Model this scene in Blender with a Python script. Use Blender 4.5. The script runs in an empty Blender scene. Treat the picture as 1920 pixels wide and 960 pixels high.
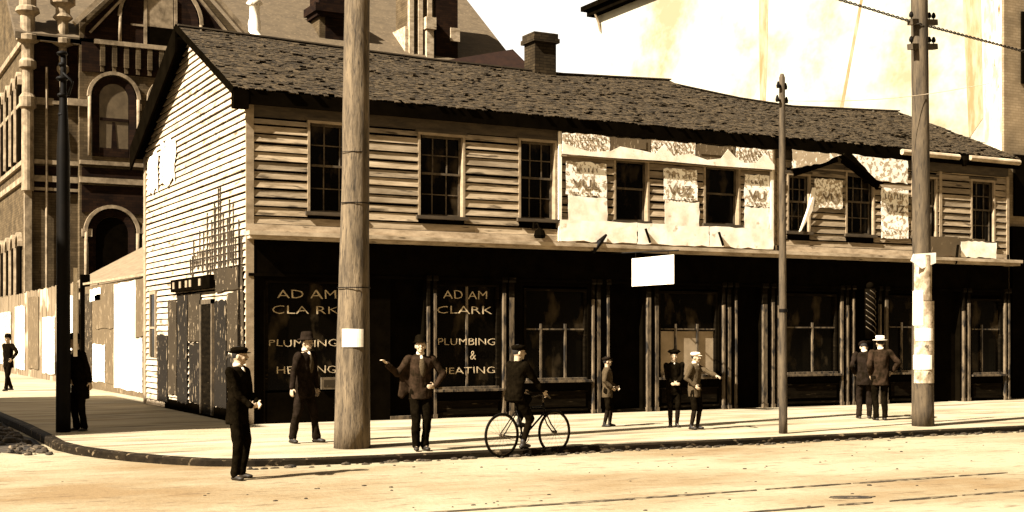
import bpy, bmesh, math, random
from mathutils import Vector, Matrix, noise
R = math.radians
random.seed(7)
C = bpy.context.scene.collection
S = bpy.context.scene

# ------------------------------------------------------------------ camera, sky, sun
cd = bpy.data.cameras.new('camera'); cam = bpy.data.objects.new('camera', cd); C.objects.link(cam)
S.camera = cam
cam.location = (-7.46, -25.0, 1.87)
cam.rotation_euler = (R(90), 0, R(-28))
cd.sensor_width = 36; cd.lens = 36 * 2461 / 1920; cd.shift_y = 150 / 1920; cd.clip_end = 2000
SUN_EL, SUN_AZ = 42, 12          # height; angle of the sun in front of the facade plane, from the left
w = bpy.data.worlds.new('World'); S.world = w; w.use_nodes = True
nt = w.node_tree; nt.nodes.clear()
out = nt.nodes.new('ShaderNodeOutputWorld'); bg = nt.nodes.new('ShaderNodeBackground')
sky = nt.nodes.new('ShaderNodeTexSky'); sky.sky_type = 'NISHITA'; sky.sun_disc = False
sdir = Vector((-math.cos(R(SUN_EL)) * math.cos(R(SUN_AZ)), -math.cos(R(SUN_EL)) * math.sin(R(SUN_AZ)), math.sin(R(SUN_EL))))
sky.sun_elevation = R(SUN_EL); sky.sun_rotation = math.atan2(sdir.x, sdir.y); sky.dust_density = 3
bw = nt.nodes.new('ShaderNodeRGBToBW'); tint = nt.nodes.new('ShaderNodeMix'); tint.data_type = 'RGBA'; tint.blend_type = 'MULTIPLY'
tint.inputs[0].default_value = 1; tint.inputs[7].default_value = (.58, .50, .385, 1)      # sepia toning; the multiply also dims the sky light
nt.links.new(sky.outputs[0], bw.inputs[0]); nt.links.new(bw.outputs[0], tint.inputs[6])
tcw = nt.nodes.new('ShaderNodeTexCoord'); dt = nt.nodes.new('ShaderNodeVectorMath'); dt.operation = 'DOT_PRODUCT'; dt.inputs[1].default_value = (.35, .92, .18)
nt.links.new(tcw.outputs['Generated'], dt.inputs[0])
cn = nt.nodes.new('ShaderNodeTexNoise'); cn.inputs['Scale'].default_value = 2.2; cn.inputs['Detail'].default_value = 5; nt.links.new(tcw.outputs['Generated'], cn.inputs['Vector'])
ca = nt.nodes.new('ShaderNodeMath'); ca.operation = 'MULTIPLY_ADD'; ca.inputs[1].default_value = .25; nt.links.new(cn.outputs[0], ca.inputs[0]); nt.links.new(dt.outputs['Value'], ca.inputs[2])
cr = nt.nodes.new('ShaderNodeMapRange'); cr.interpolation_type = 'SMOOTHSTEP'; cr.inputs[1].default_value = .72; cr.inputs[2].default_value = 1.02; nt.links.new(ca.outputs[0], cr.inputs[0])
cl_ = nt.nodes.new('ShaderNodeMix'); cl_.data_type = 'RGBA'; cl_.inputs[7].default_value = (6, 5.6, 5.0, 1)     # added bright patch that whitens the sky behind the houses
nt.links.new(cr.outputs[0], cl_.inputs[0]); nt.links.new(tint.outputs[2], cl_.inputs[6])
nt.links.new(cl_.outputs[2], bg.inputs[0]); bg.inputs[1].default_value = .05
nt.links.new(bg.outputs[0], out.inputs[0])
sl = bpy.data.lights.new('sun', 'SUN'); sl.energy = 5; sl.angle = R(.5); sl.color = (1, .95, .86)
so = bpy.data.objects.new('sun', sl); C.objects.link(so); so.rotation_euler = sdir.to_track_quat('Z', 'Y').to_euler()
so.location = (-30, -20, 40)
S.view_settings.view_transform = 'Standard'; S.view_settings.look = 'None'
S.view_settings.exposure = 2.25; S.view_settings.gamma = 1

# ------------------------------------------------------------------ materials
def mat(name, c1, c2=None, scale=(4, 4, 4), rough=.85, bump=0, detail=6, lo=.35, hi=.65, spec=.25, island=0, c3=None, lo3=.6, hi3=.7, scale3=(20, 20, 20), bscale=None):
    m = bpy.data.materials.new(name); m.use_nodes = True; t = m.node_tree; b = t.nodes['Principled BSDF']
    b.inputs['Roughness'].default_value = rough; b.inputs['Specular IOR Level'].default_value = spec
    N = t.nodes.new; L = t.links.new
    if c2 is None: c2 = tuple(v * .7 for v in c1)
    tc = N('ShaderNodeTexCoord'); mp = N('ShaderNodeMapping'); mp.inputs['Scale'].default_value = scale
    L(tc.outputs['Object'], mp.inputs[0])
    nz = N('ShaderNodeTexNoise'); nz.inputs['Scale'].default_value = 1; nz.inputs['Detail'].default_value = detail; nz.inputs['Roughness'].default_value = .65
    L(mp.outputs[0], nz.inputs['Vector'])
    r = N('ShaderNodeValToRGB'); r.color_ramp.elements[0].position = lo; r.color_ramp.elements[1].position = hi
    r.color_ramp.elements[0].color = (*c2, 1); r.color_ramp.elements[1].color = (*c1, 1)
    L(nz.outputs[0], r.inputs[0]); col = r.outputs[0]
    if c3:
        mp3 = N('ShaderNodeMapping'); mp3.inputs['Scale'].default_value = scale3; mp3.inputs['Location'].default_value = (3.3, 1.7, 9.1)
        L(tc.outputs['Object'], mp3.inputs[0])
        n3 = N('ShaderNodeTexNoise'); n3.inputs['Scale'].default_value = 1; n3.inputs['Detail'].default_value = 5
        L(mp3.outputs[0], n3.inputs['Vector'])
        r3 = N('ShaderNodeValToRGB'); r3.color_ramp.elements[0].position = lo3; r3.color_ramp.elements[1].position = hi3
        r3.color_ramp.elements[0].color = (0, 0, 0, 1); r3.color_ramp.elements[1].color = (1, 1, 1, 1)
        L(n3.outputs[0], r3.inputs[0])
        mx = N('ShaderNodeMix'); mx.data_type = 'RGBA'; mx.inputs[7].default_value = (*c3, 1)
        L(r3.outputs[0], mx.inputs[0]); L(col, mx.inputs[6]); col = mx.outputs[2]
    if island:
        g = N('ShaderNodeNewGeometry'); mr = N('ShaderNodeMapRange'); mr.inputs[3].default_value = 1 - island; mr.inputs[4].default_value = 1 + island
        L(g.outputs['Random Per Island'], mr.inputs[0])
        mi = N('ShaderNodeMix'); mi.data_type = 'RGBA'; mi.blend_type = 'MULTIPLY'; mi.inputs[0].default_value = 1; mi.clamp_result = False
        L(col, mi.inputs[6]); L(mr.outputs[0], mi.inputs[7]); col = mi.outputs[2]
    L(col, b.inputs['Base Color'])
    if bump:
        bp = N('ShaderNodeBump'); bp.inputs['Strength'].default_value = bump; bp.inputs['Distance'].default_value = .03
        if bscale:
            nb = N('ShaderNodeTexNoise'); nb.inputs['Scale'].default_value = bscale; nb.inputs['Detail'].default_value = 4
            L(tc.outputs['Object'], nb.inputs['Vector']); L(nb.outputs[0], bp.inputs['Height'])
        else: L(nz.outputs[0], bp.inputs['Height'])
        L(bp.outputs[0], b.inputs['Normal'])
    return m
def brick_mat(name, c1, c2, mortar, plane='XZ', scale=1.0, bw_=.22, bh=.075):
    m = bpy.data.materials.new(name); m.use_nodes = True; t = m.node_tree; b = t.nodes['Principled BSDF']; b.inputs['Roughness'].default_value = .9; b.inputs['Specular IOR Level'].default_value = .05
    N = t.nodes.new; L = t.links.new
    tc = N('ShaderNodeTexCoord'); sp = N('ShaderNodeSeparateXYZ'); cb = N('ShaderNodeCombineXYZ'); ad = N('ShaderNodeMath')
    L(tc.outputs['Object'], sp.inputs[0]); L(sp.outputs[0], ad.inputs[0]); L(sp.outputs[1], ad.inputs[1])
    L(ad.outputs[0], cb.inputs[0]); L(sp.outputs[2], cb.inputs[1])
    bt = N('ShaderNodeTexBrick'); bt.inputs['Scale'].default_value = scale; bt.inputs['Brick Width'].default_value = bw_; bt.inputs['Row Height'].default_value = bh
    bt.inputs['Mortar Size'].default_value = .008; bt.inputs['Color1'].default_value = (*c1, 1); bt.inputs['Color2'].default_value = (*c2, 1); bt.inputs['Mortar'].default_value = (*mortar, 1)
    L(cb.outputs[0], bt.inputs['Vector'])
    nz = N('ShaderNodeTexNoise'); nz.inputs['Scale'].default_value = 1.1; nz.inputs['Detail'].default_value = 6; L(tc.outputs['Object'], nz.inputs['Vector'])
    mr = N('ShaderNodeMapRange'); mr.inputs[1].default_value = .3; mr.inputs[2].default_value = .7; mr.inputs[3].default_value = .55; mr.inputs[4].default_value = 1.25
    L(nz.outputs[0], mr.inputs[0])
    mi = N('ShaderNodeMix'); mi.data_type = 'RGBA'; mi.blend_type = 'MULTIPLY'; mi.inputs[0].default_value = 1
    L(bt.outputs[0], mi.inputs[6]); L(mr.outputs[0], mi.inputs[7]); L(mi.outputs[2], b.inputs['Base Color'])
    return m
def paper_mat(name, seed, paper, ink, dens=.5, sc=(7, 7, 7), rows=0.0):
    m = bpy.data.materials.new(name); m.use_nodes = True; t = m.node_tree; b = t.nodes['Principled BSDF']; b.inputs['Roughness'].default_value = .9; b.inputs['Specular IOR Level'].default_value = .1
    N = t.nodes.new; L = t.links.new
    tc = N('ShaderNodeTexCoord'); mp = N('ShaderNodeMapping'); mp.inputs['Scale'].default_value = sc; mp.inputs['Location'].default_value = (seed * 3.7, seed * 1.3, seed * 7.1)
    L(tc.outputs['Object'], mp.inputs[0])
    n1 = N('ShaderNodeTexNoise'); n1.inputs['Scale'].default_value = 1; n1.inputs['Detail'].default_value = 2.5; L(mp.outputs[0], n1.inputs['Vector'])
    n2 = N('ShaderNodeTexNoise'); n2.inputs['Scale'].default_value = 3.4; n2.inputs['Detail'].default_value = 3; L(mp.outputs[0], n2.inputs['Vector'])
    ad = N('ShaderNodeMath'); ad.operation = 'MULTIPLY_ADD'; ad.inputs[1].default_value = .45; L(n2.outputs[0], ad.inputs[0]); L(n1.outputs[0], ad.inputs[2])
    r = N('ShaderNodeValToRGB'); r.color_ramp.elements[0].position = 1.0 - .5 * dens - .04; r.color_ramp.elements[1].position = 1.0 - .5 * dens + .02
    r.color_ramp.elements[0].color = (*paper, 1); r.color_ramp.elements[1].color = (*ink, 1)
    L(ad.outputs[0], r.inputs[0])
    n4 = N('ShaderNodeTexNoise'); n4.inputs['Scale'].default_value = 1.6; n4.inputs['Detail'].default_value = 5; L(tc.outputs['Object'], n4.inputs['Vector'])
    mr = N('ShaderNodeMapRange'); mr.inputs[1].default_value = .3; mr.inputs[2].default_value = .75; mr.inputs[3].default_value = .8; mr.inputs[4].default_value = 1.1; L(n4.outputs[0], mr.inputs[0])
    mi = N('ShaderNodeMix'); mi.data_type = 'RGBA'; mi.blend_type = 'MULTIPLY'; mi.inputs[0].default_value = 1
    L(r.outputs[0], mi.inputs[6]); L(mr.outputs[0], mi.inputs[7]); L(mi.outputs[2], b.inputs['Base Color'])
    return m
def sep(v, k=1.0):      # a sepia tone of grey value v
    return (v, v * (.66 + .26 * v) * k, v * (.31 + .46 * v) * k)
M = {}
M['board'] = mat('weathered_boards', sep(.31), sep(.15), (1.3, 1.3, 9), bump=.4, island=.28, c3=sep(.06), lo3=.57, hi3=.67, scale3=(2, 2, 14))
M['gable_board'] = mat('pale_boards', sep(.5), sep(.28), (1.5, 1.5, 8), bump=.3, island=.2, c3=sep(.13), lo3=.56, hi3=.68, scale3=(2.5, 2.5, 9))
M['trim'] = mat('weathered_trim', sep(.26), sep(.16), (3, 3, 6), bump=.2)
M['dtrim'] = mat('dark_brown_frieze', sep(.06), sep(.025), (2, 2, 8))
M['ledge'] = mat('pale_ledge_wood', sep(.42), sep(.18), (2, 5, 5), bump=.2, c3=sep(.1), lo3=.64, hi3=.7, scale3=(2, 9, 9))
M['black'] = mat('black_painted_wood', sep(.003), sep(.0015), (3, 3, 3), rough=.8, spec=0)
M['blackwear'] = mat('worn_black_paint_and_shade', sep(.007), sep(.002), (2, 2, 14), rough=.8, spec=.01, c3=sep(.035), lo3=.64, hi3=.74, scale3=(3, 3, 22))
M['post'] = mat('worn_pale_post', sep(.12), sep(.03), (7, 7, 2.5), bump=.2, c3=sep(.008), lo3=.52, hi3=.62, scale3=(9, 9, 3))
M['sash'] = mat('old_sash_paint', sep(.09), sep(.03), (6, 6, 6))
M['glass'] = mat('dark_window_glass', sep(.003), sep(.001), (1, 1, 1), rough=.2, spec=.07, c3=sep(.04), lo3=.54, hi3=.72, scale3=(2.2, 2.2, 1.2))  # paler noise patches are dim reflections painted into the glass
M['blind'] = mat('window_blind', sep(.30), sep(.2), (2, 2, 2))
M['shingle'] = mat('old_wood_shingles', sep(.044), sep(.024), (6, 6, 6), rough=.95, spec=.1, island=.38, c3=sep(.008), lo3=.54, hi3=.6, scale3=(15, 15, 15))
M['tar'] = mat('black_tar_and_shade', sep(.003), sep(.0015), (3, 3, 3), spec=0)
M['chimbrick'] = brick_mat('chimney_brick', sep(.04), sep(.02), sep(.01))
M['road'] = mat('dirt_road', (.235, .195, .12), (.15, .097, .045), (.13, .24, .5), lo=.36, hi=.56, rough=.95, spec=.1, bump=.5, bscale=11, c3=(.075, .045, .022), lo3=.56, hi3=.82, scale3=(2.2, 6, 5))
M['walk'] = mat('dusty_sidewalk', (.30, .25, .165), (.21, .16, .09), (.45, 1.6, 1), rough=.95, spec=.1, bump=.4, bscale=12, c3=(.085, .06, .035), lo3=.52, hi3=.72, scale3=(.45, 2.6, 1))
M['kerb'] = mat('grimy_kerb_stone', sep(.014), sep(.006), (2, 6, 6), bump=.5, spec=.04, c3=sep(.14), lo3=.6, hi3=.72, scale3=(5, 9, 9))
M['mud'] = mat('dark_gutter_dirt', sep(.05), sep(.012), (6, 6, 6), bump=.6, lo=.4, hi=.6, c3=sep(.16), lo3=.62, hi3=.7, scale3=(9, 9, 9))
M['rail'] = mat('rusted_rail', sep(.05), sep(.015), (4, 9, 4), rough=.7, c3=(.15, .11, .06), lo3=.5, hi3=.6, scale3=(5, 30, 5))
M['pole'] = mat('weathered_pole', sep(.135), sep(.04), (11, 11, 1.6), bump=1, c3=sep(.02), lo3=.55, hi3=.7, scale3=(45, 45, 6))
M['poledark'] = mat('dark_pole', sep(.075), sep(.025), (9, 9, 1.6), bump=.6, c3=sep(.02), lo3=.58, hi3=.68, scale3=(20, 20, 3))
M['iron'] = mat('black_iron', sep(.004), sep(.002), (3, 3, 3), rough=.6, spec=.06)
M['cable'] = mat('twisted_cable', sep(.03), sep(.01), (20, 20, 20))
M['thinwire'] = mat('thin_wire', sep(.45), sep(.3), (3, 3, 3))
M['white'] = mat('white_paper', sep(.86), sep(.6), (2.5, 2.5, 2.5), spec=.1, c3=sep(.38), lo3=.62, hi3=.72, scale3=(4, 4, 5))
M['letters'] = mat('cream_letter_paint', (.5, .38, .22), (.22, .16, .09), (12, 12, 12), c3=sep(.1), lo3=.64, hi3=.72, scale3=(30, 30, 30))
M['fadedink'] = mat('faded_printing_ink', sep(.2), sep(.08), (9, 9, 9))
M['ink'] = mat('printing_ink', sep(.05), sep(.02), (5, 5, 5))
for i, (d, s) in enumerate([(.44, (11, 11, 11)), (.56, (13, 13, 13)), (.72, (8, 8, 5)), (.56, (12, 12, 3)), (.46, (7, 7, 7))]):
    M['paper%d' % i] = paper_mat('printed_paper_%d' % i, i + 1, sep(.88), sep(.36), d, s)
M['paperdark'] = paper_mat('grimy_poster_paper', 11, sep(.20), sep(.010), .86, (10, 10, 3.2))
M['papertan'] = paper_mat('tan_poster_paper', 13, sep(.24), sep(.09), .86, (9, 9, 3))
M['papergrey'] = paper_mat('brown_poster_paper', 17, sep(.22), sep(.03), .84, (8, 8, 5))
M['rag'] = paper_mat('torn_print', 19, sep(.75), sep(.06), .92, (9, 9, 9))
M['tbrick'] = brick_mat('civic_brick', sep(.085), sep(.055), sep(.03), bw_=.4, bh=.13)
M['tbrickd'] = brick_mat('civic_dark_and_shade_brick', (.016, .007, .003), (.007, .003, .0015), sep(.004), bw_=.4, bh=.13)  # darker copy of the civic brick, carries painted shade
M['tstone'] = mat('civic_stone_trim', sep(.26), sep(.09), (2, 2, 2))
M['tslate'] = mat('civic_slate', sep(.075), sep(.05), (1.2, 1.2, 5), rough=.9, c3=sep(.11), lo3=.55, hi3=.75, scale3=(6, 6, 9))
M['tslated'] = mat('shaded_slate', (.035, .014, .006), (.02, .008, .004), (2, 2, 5))  # slate coloured dark for the shade on the side gable
M['shed'] = mat('tan_roof_sheets', sep(.15), sep(.1), (6, 1, 6))
M['plaster'] = mat('stained_plaster', (.36, .33, .25), (.195, .155, .09), (.16, .16, .2), detail=6, lo=.36, hi=.52, c3=(.21, .13, .06), lo3=.66, hi3=.76, scale3=(.5, .5, .035), rough=.95, spec=.05)
M['pinkstain'] = mat('stained_corner_strip', sep(.55), sep(.28), (3, 3, .8), lo=.4, hi=.6, c3=sep(.12), lo3=.62, hi3=.68, scale3=(6, 6, 2))
M['greybrick'] = brick_mat('front_brick', sep(.24), sep(.19), sep(.16))
M['redbrick'] = brick_mat('street_brick', sep(.05), sep(.03), sep(.03))
M['skin'] = mat('skin', (.36, .26, .16), (.28, .19, .11), (9, 9, 9), rough=.6)
M['wool'] = mat('black_wool', sep(.005), sep(.002), (14, 14, 14), rough=.95, spec=.0, bump=.4)
M['wool2'] = mat('charcoal_wool', (.014, .009, .006), sep(.005), (9, 9, 9), rough=.95, spec=.0, bump=.4)
M['tweed'] = mat('brown_tweed', sep(.06), sep(.035), (60, 60, 60), rough=.95, spec=.05, bump=.4)
M['linen'] = mat('pale_linen', sep(.62), sep(.45), (9, 9, 9), rough=.9)
M['leather'] = mat('dusty_black_leather', sep(.02), sep(.006), (9, 9, 9), rough=.6)
M['hair'] = mat('dark_hair', sep(.012), sep(.005), (40, 40, 40))
M['straw'] = mat('pale_straw', sep(.75), sep(.55), (30, 30, 30))
M['coat2'] = mat('brown_coat', (.028, .016, .009), sep(.008), (9, 9, 9), rough=.95, spec=.0)
M['eye'] = mat('dark_eye', sep(.01), sep(.005))

# ------------------------------------------------------------------ builders
ORG = {}
def tag(o, label=None, cat=None, group=None, kind=None):
    if label: o['label'] = label
    if cat: o['category'] = cat
    if group: o['group'] = group
    if kind: o['kind'] = kind
    return o
def empty(name, loc, label=None, cat=None, group=None, rz=0):
    o = bpy.data.objects.new(name, None); C.objects.link(o); o.location = loc; o.rotation_euler = (0, 0, rz); o.empty_display_size = .3
    ORG[o.name] = Vector(loc); return tag(o, label, cat, group)
class MB:
    def __init__(s): s.v = []; s.f = []; s.m = []; s.mi = 0
    def add(s, vs, fs):
        n = len(s.v); s.v += [tuple(v) for v in vs]; s.f += [tuple(i + n for i in f) for f in fs]; s.m += [s.mi] * len(fs); return s
    def box(s, x0, y0, z0, x1, y1, z1):
        return s.add([(x0, y0, z0), (x1, y0, z0), (x1, y1, z0), (x0, y1, z0), (x0, y0, z1), (x1, y0, z1), (x1, y1, z1), (x0, y1, z1)],
                     [(0, 3, 2, 1), (4, 5, 6, 7), (0, 1, 5, 4), (1, 2, 6, 5), (2, 3, 7, 6), (3, 0, 4, 7)])
    def hexa(s, p): return s.add(p, [(0, 3, 2, 1), (4, 5, 6, 7), (0, 1, 5, 4), (1, 2, 6, 5), (2, 3, 7, 6), (3, 0, 4, 7)])
    def bar(s, p0, p1, wd, ht, up=(0, 0, 1)):
        p0 = Vector(p0); p1 = Vector(p1); d = (p1 - p0).normalized(); sd = d.cross(Vector(up)).normalized() * wd / 2; u = sd.cross(d).normalized() * ht / 2
        return s.hexa([p0 - sd - u, p0 + sd - u, p1 + sd - u, p1 - sd - u, p0 - sd + u, p0 + sd + u, p1 + sd + u, p1 - sd + u])
    def prism(s, pts, off):       # closed polygon pts extruded by off
        n = len(pts); a = [Vector(p) for p in pts]; o = Vector(off); b = [p + o for p in a]
        return s.add(a + b, [tuple(range(n))[::-1], tuple(range(n, 2 * n))] + [(i, (i + 1) % n, n + (i + 1) % n, n + i) for i in range(n)])
    def rings(s, rs, cap=True, closed=False):
        n = len(rs[0]); base = len(s.v)
        for r in rs: s.v += [tuple(p) for p in r]
        k = len(rs)
        for j in range(k if closed else k - 1):
            for i in range(n):
                a = base + j * n; b = base + ((j + 1) % k) * n
                s.f.append((a + i, a + (i + 1) % n, b + (i + 1) % n, b + i)); s.m.append(s.mi)
        if cap and not closed:
            s.f.append(tuple(base + i for i in range(n))[::-1]); s.f.append(tuple(base + (k - 1) * n + i for i in range(n))); s.m += [s.mi] * 2
        return s
    def tube(s, pts, rad, n=8, cap=True, closed=False):
        pts = [Vector(p) for p in pts]; rs = []; k = len(pts); rad = rad if isinstance(rad, (list, tuple)) else [rad] * k
        ref = None
        for i, p in enumerate(pts):
            a = pts[(i - 1) % k] if (i or closed) else p; b = pts[(i + 1) % k] if (i < k - 1 or closed) else p
            d = (b - a).normalized()
            if ref is None: ref = Vector((0, 0, 1)) if abs(d.z) < .9 else Vector((1, 0, 0))
            x = d.cross(ref).normalized(); y = d.cross(x).normalized()
            if closed: pass
            else: ref = x.cross(d) if x.cross(d).length > .1 else ref
            rs.append([p + (x * math.cos(2 * math.pi * j / n) + y * math.sin(2 * math.pi * j / n)) * rad[i] for j in range(n)])
        return s.rings(rs, cap, closed)
    def lathe(s, prof, c=(0, 0, 0), n=16, mtx=None, ell=(1, 1)):     # prof: (radius, z)
        c = Vector(c); rs = []
        for r, z in prof:
            ring = [Vector((r * math.cos(2 * math.pi * j / n) * ell[0], r * math.sin(2 * math.pi * j / n) * ell[1], z)) for j in range(n)]
            if mtx: ring = [mtx @ p for p in ring]
            rs.append([c + p for p in ring])
        return s.rings(rs)
    def ell(s, c, r, mtx=None, n=14, k=9):
        prof = [(max(.02, math.sin(math.pi * i / k)), -math.cos(math.pi * i / k)) for i in range(k + 1)]
        m = Matrix.Diagonal(Vector((r[0], r[1], r[2]))).to_3x3()
        if mtx: m = mtx @ m
        return s.lathe(prof, c, n, m)
    def cap(s, p0, p1, r0, r1, n=12):
        p0 = Vector(p0); p1 = Vector(p1); d = (p1 - p0); L = d.length
        if L < 1e-5: return s.ell(p0, (r0, r0, r0))
        d /= L; pts = []; rad = []
        for a in (80, 55, 30): pts.append(p0 - d * r0 * math.sin(R(a))); rad.append(r0 * math.cos(R(a)))
        pts += [p0, p1]; rad += [r0, r1]
        for a in (30, 55, 80): pts.append(p1 + d * r1 * math.sin(R(a))); rad.append(r1 * math.cos(R(a)))
        ref = Vector((0, 0, 1)) if abs(d.z) < .8 else Vector((1, 0, 0))
        x = d.cross(ref).normalized(); y = d.cross(x)
        return s.rings([[p + (x * math.cos(2 * math.pi * j / n) + y * math.sin(2 * math.pi * j / n)) * r for j in range(n)] for p, r in zip(pts, rad)])
    def build(s, name, m, parent=None, smooth=False, world=True, label=None, cat=None, group=None, kind=None, fix=True):
        me = bpy.data.meshes.new(name); org = Vector((0, 0, 0))
        if parent is not None and world: org = ORG[parent.name]
        me.from_pydata([Vector(v) - org for v in s.v], [], s.f)
        for mm in (m if isinstance(m, (list, tuple)) else [m]): me.materials.append(M[mm] if isinstance(mm, str) else mm)
        me.polygons.foreach_set('material_index', s.m)
        if fix:
            b = bmesh.new(); b.from_mesh(me); bmesh.ops.recalc_face_normals(b, faces=b.faces); b.to_mesh(me); b.free()
        if smooth: me.polygons.foreach_set('use_smooth', [True] * len(me.polygons))
        o = bpy.data.objects.new(name, me); C.objects.link(o)
        if parent is not None: o.parent = parent; ORG[o.name] = org if world else Vector((0, 0, 0))
        return tag(o, label, cat, group, kind)
def arc(cx, cz, r, a0, a1, n=14): return [(cx + r * math.cos(R(a0 + (a1 - a0) * i / n)), cz + r * math.sin(R(a0 + (a1 - a0) * i / n))) for i in range(n + 1)]
def text_mesh(s, name, parent, loc, width, height, m, rot=(90, 0, 0), off=.012):
    cu = bpy.data.curves.new(name, 'FONT'); cu.body = s; cu.size = 1; cu.extrude = .004; cu.offset = off; cu.align_x = 'LEFT'; cu.resolution_u = 2
    t = bpy.data.objects.new(name, cu); C.objects.link(t); dg = bpy.context.evaluated_depsgraph_get(); dg.update()
    me = bpy.data.meshes.new_from_object(t.evaluated_get(dg)); bpy.data.objects.remove(t)
    xs = [v.co.x for v in me.vertices]; ys = [v.co.y for v in me.vertices]; x0, x1, y0, y1 = min(xs), max(xs), min(ys), max(ys)
    org = ORG[parent.name]; rm = Matrix([(1, 0, 0), (0, 0, -1), (0, 1, 0)]) if rot == (90, 0, 0) else rot
    for v in me.vertices:
        p = Vector(((v.co.x - x0) / (x1 - x0) * width, (v.co.y - y0) / (y1 - y0) * height, v.co.z * 1.0))
        if m == 'letters': p.x += .016 * noise.noise(Vector((p.x * 6 + loc[2] * 9, p.y * 8, loc[0]))); p.y += .020 * noise.noise(Vector((p.x * 5 + 40, p.y * 9 + loc[2] * 7, loc[0])))
        v.co = (rm @ p) + Vector(loc) - org
    me.materials.clear(); me.materials.append(M[m]); me.name = name
    o = bpy.data.objects.new(name, me); C.objects.link(o); o.parent = parent; ORG[o.name] = org
    return o

# ------------------------------------------------------------------ ground
KY = -6.97
def gz(y): return .1 + .05 * min(1, max(0, (y - KY) / 7))
g = MB(); g.add([(-400, -400, 0), (400, -400, 0), (400, 400, 0), (-400, 400, 0)], [(0, 1, 2, 3)]); g.build('road', 'road', kind='structure')
edge = [(70, KY), (3, KY)]
for x, y in [(-.2, -6.97), (-1.2, -6.9), (-1.9, -6.72), (-2.5, -6.35), (-2.95, -5.75), (-3.3, -5.1), (-3.6, -4.35), (-3.85, -3.5), (-3.98, -2.5), (-3.95, -1.2), (-3.9, 2), (-3.9, 6)]: edge.append((x, y))
edge += [(-3.9, 60)]
def inset(pts, d):
    o = []
    for i, p in enumerate(pts):
        a = Vector(pts[max(0, i - 1)]); b = Vector(pts[min(len(pts) - 1, i + 1)]); t = (b - a).normalized(); o.append((p[0] + t.y * d, p[1] - t.x * d))
    return o
inn = inset(edge, .17)
kb = MB(); rs = []
for (x, y), (ix, iy) in zip(edge, inn):
    z = gz(y); rs.append([(x, y, -.05), (x, y, z - .02), (x + (ix - x) * .15, y + (iy - y) * .15, z), (ix, iy, z + .002), (ix, iy, -.05)])
kb.rings(rs); kb.build('kerb', 'kerb', kind='structure')
sw = MB(); hs = []
def strip(pts, X):       # quads from the inner kerb line to the line of house fronts and beyond
    pass
ys = [KY + .17, -5, -3, -1, 1, 5, 60]
poly = [(x, y, gz(y) - .002) for x, y in inn]
n = len(poly); tgt = []
for i, (x, y, z) in enumerate(poly):
    tgt.append((max(x, .5) if y < 0 else 3.0, max(y, 1.0), .148))
# front strip (before the houses) and side strip
for i in range(n - 1):
    a, b = poly[i], poly[i + 1]; c, d = tgt[i + 1], tgt[i]
    K = 6; L1 = [Vector(a).lerp(Vector(d), k / K) for k in range(K + 1)]; L2 = [Vector(b).lerp(Vector(c), k / K) for k in range(K + 1)]
    for L in (L1, L2):
        for p in L: p.z = gz(p.y) - .002
    base = len(sw.v); sw.v += [tuple(p) for p in L1 + L2]
    for k in range(K): sw.f.append((base + k, base + K + 1 + k, base + K + 2 + k, base + k + 1)); sw.m.append(0)
sw.build('sidewalk', 'walk', kind='structure', smooth=True)
yard = MB(); yard.add([(3, 1, .145), (70, 1, .145), (70, 60, .145), (3, 60, .145)], [(0, 1, 2, 3)]); yard.build('yard_ground', 'mud', kind='structure')
# gutter dirt by the side street kerb and along the front kerb
def blob(name, cx, cy, rx, ry, rz, h, m, seed, nn=40, z0=.003, label=None, cat=None):
    b = MB(); rings = []
    for q in (1, .8, .5, .2):
        ring = []
        for j in range(nn):
            a = 2 * math.pi * j / nn; rr = q * (1 + .35 * noise.noise(Vector((math.cos(a) * 1.6 + seed, math.sin(a) * 1.6, q)))) * (1 + .14 * noise.noise(Vector((math.cos(a) * 6 + seed, math.sin(a) * 6, 3))))
            x, y = rx * rr * math.cos(a), ry * rr * math.sin(a)
            ring.append((cx + x * math.cos(rz) - y * math.sin(rz), cy + x * math.sin(rz) + y * math.cos(rz), z0 + (0 if q == 1 else h * (1 - q) * (1 + .5 * noise.noise(Vector((x * 3, y * 3, seed)))))))
        rings.append(ring)
    b.rings(rings, cap=True)
    return b.build(name, m, smooth=True, label=label, cat=cat, kind=None if label else 'structure')
mb = MB()
random.seed(3)
for i in range(170):
    t = random.random(); y = -3.6 + 9.5 * t; x = -4.15 - abs(random.gauss(0, .28)) ; r = random.uniform(.02, .085) * (1.25 if t > .3 else .8)
    mb.ell((x, y, r * .3), (r * random.uniform(.8, 1.8), r * random.uniform(.8, 1.6), r * random.uniform(.5, 1.1)), n=7, k=4)
mb.build('gutter_dirt', 'mud', kind='stuff', smooth=False)
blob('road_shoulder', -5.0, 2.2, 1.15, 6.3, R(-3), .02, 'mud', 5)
mb = MB()
for i in range(260):
    x = random.uniform(-2.2, 24); y = KY - .05 - abs(random.gauss(0, .07)); r = random.uniform(.012, .045)
    mb.ell((x, y, r * .3), (r * random.uniform(1, 3), r * random.uniform(.7, 1.1), r * .7), n=6, k=4)
mb.build('kerbside_litter', 'mud', kind='stuff')
mb = MB()
for i in range(260):
    x = random.uniform(-9, 20); y = random.uniform(-17, -7.3); r = random.uniform(.006, .02) * (1.8 if i % 23 == 0 else 1)
    mb.ell((x, y, r * .3), (r * random.uniform(1, 2.2), r * random.uniform(.8, 1.6), r * .6), n=6, k=4)
mb.build('road_pebbles', 'mud', kind='stuff')
blob('dark_puddle', 3.15, -13.42, .30, .13, R(-20), .004, 'mud', 2)
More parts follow.
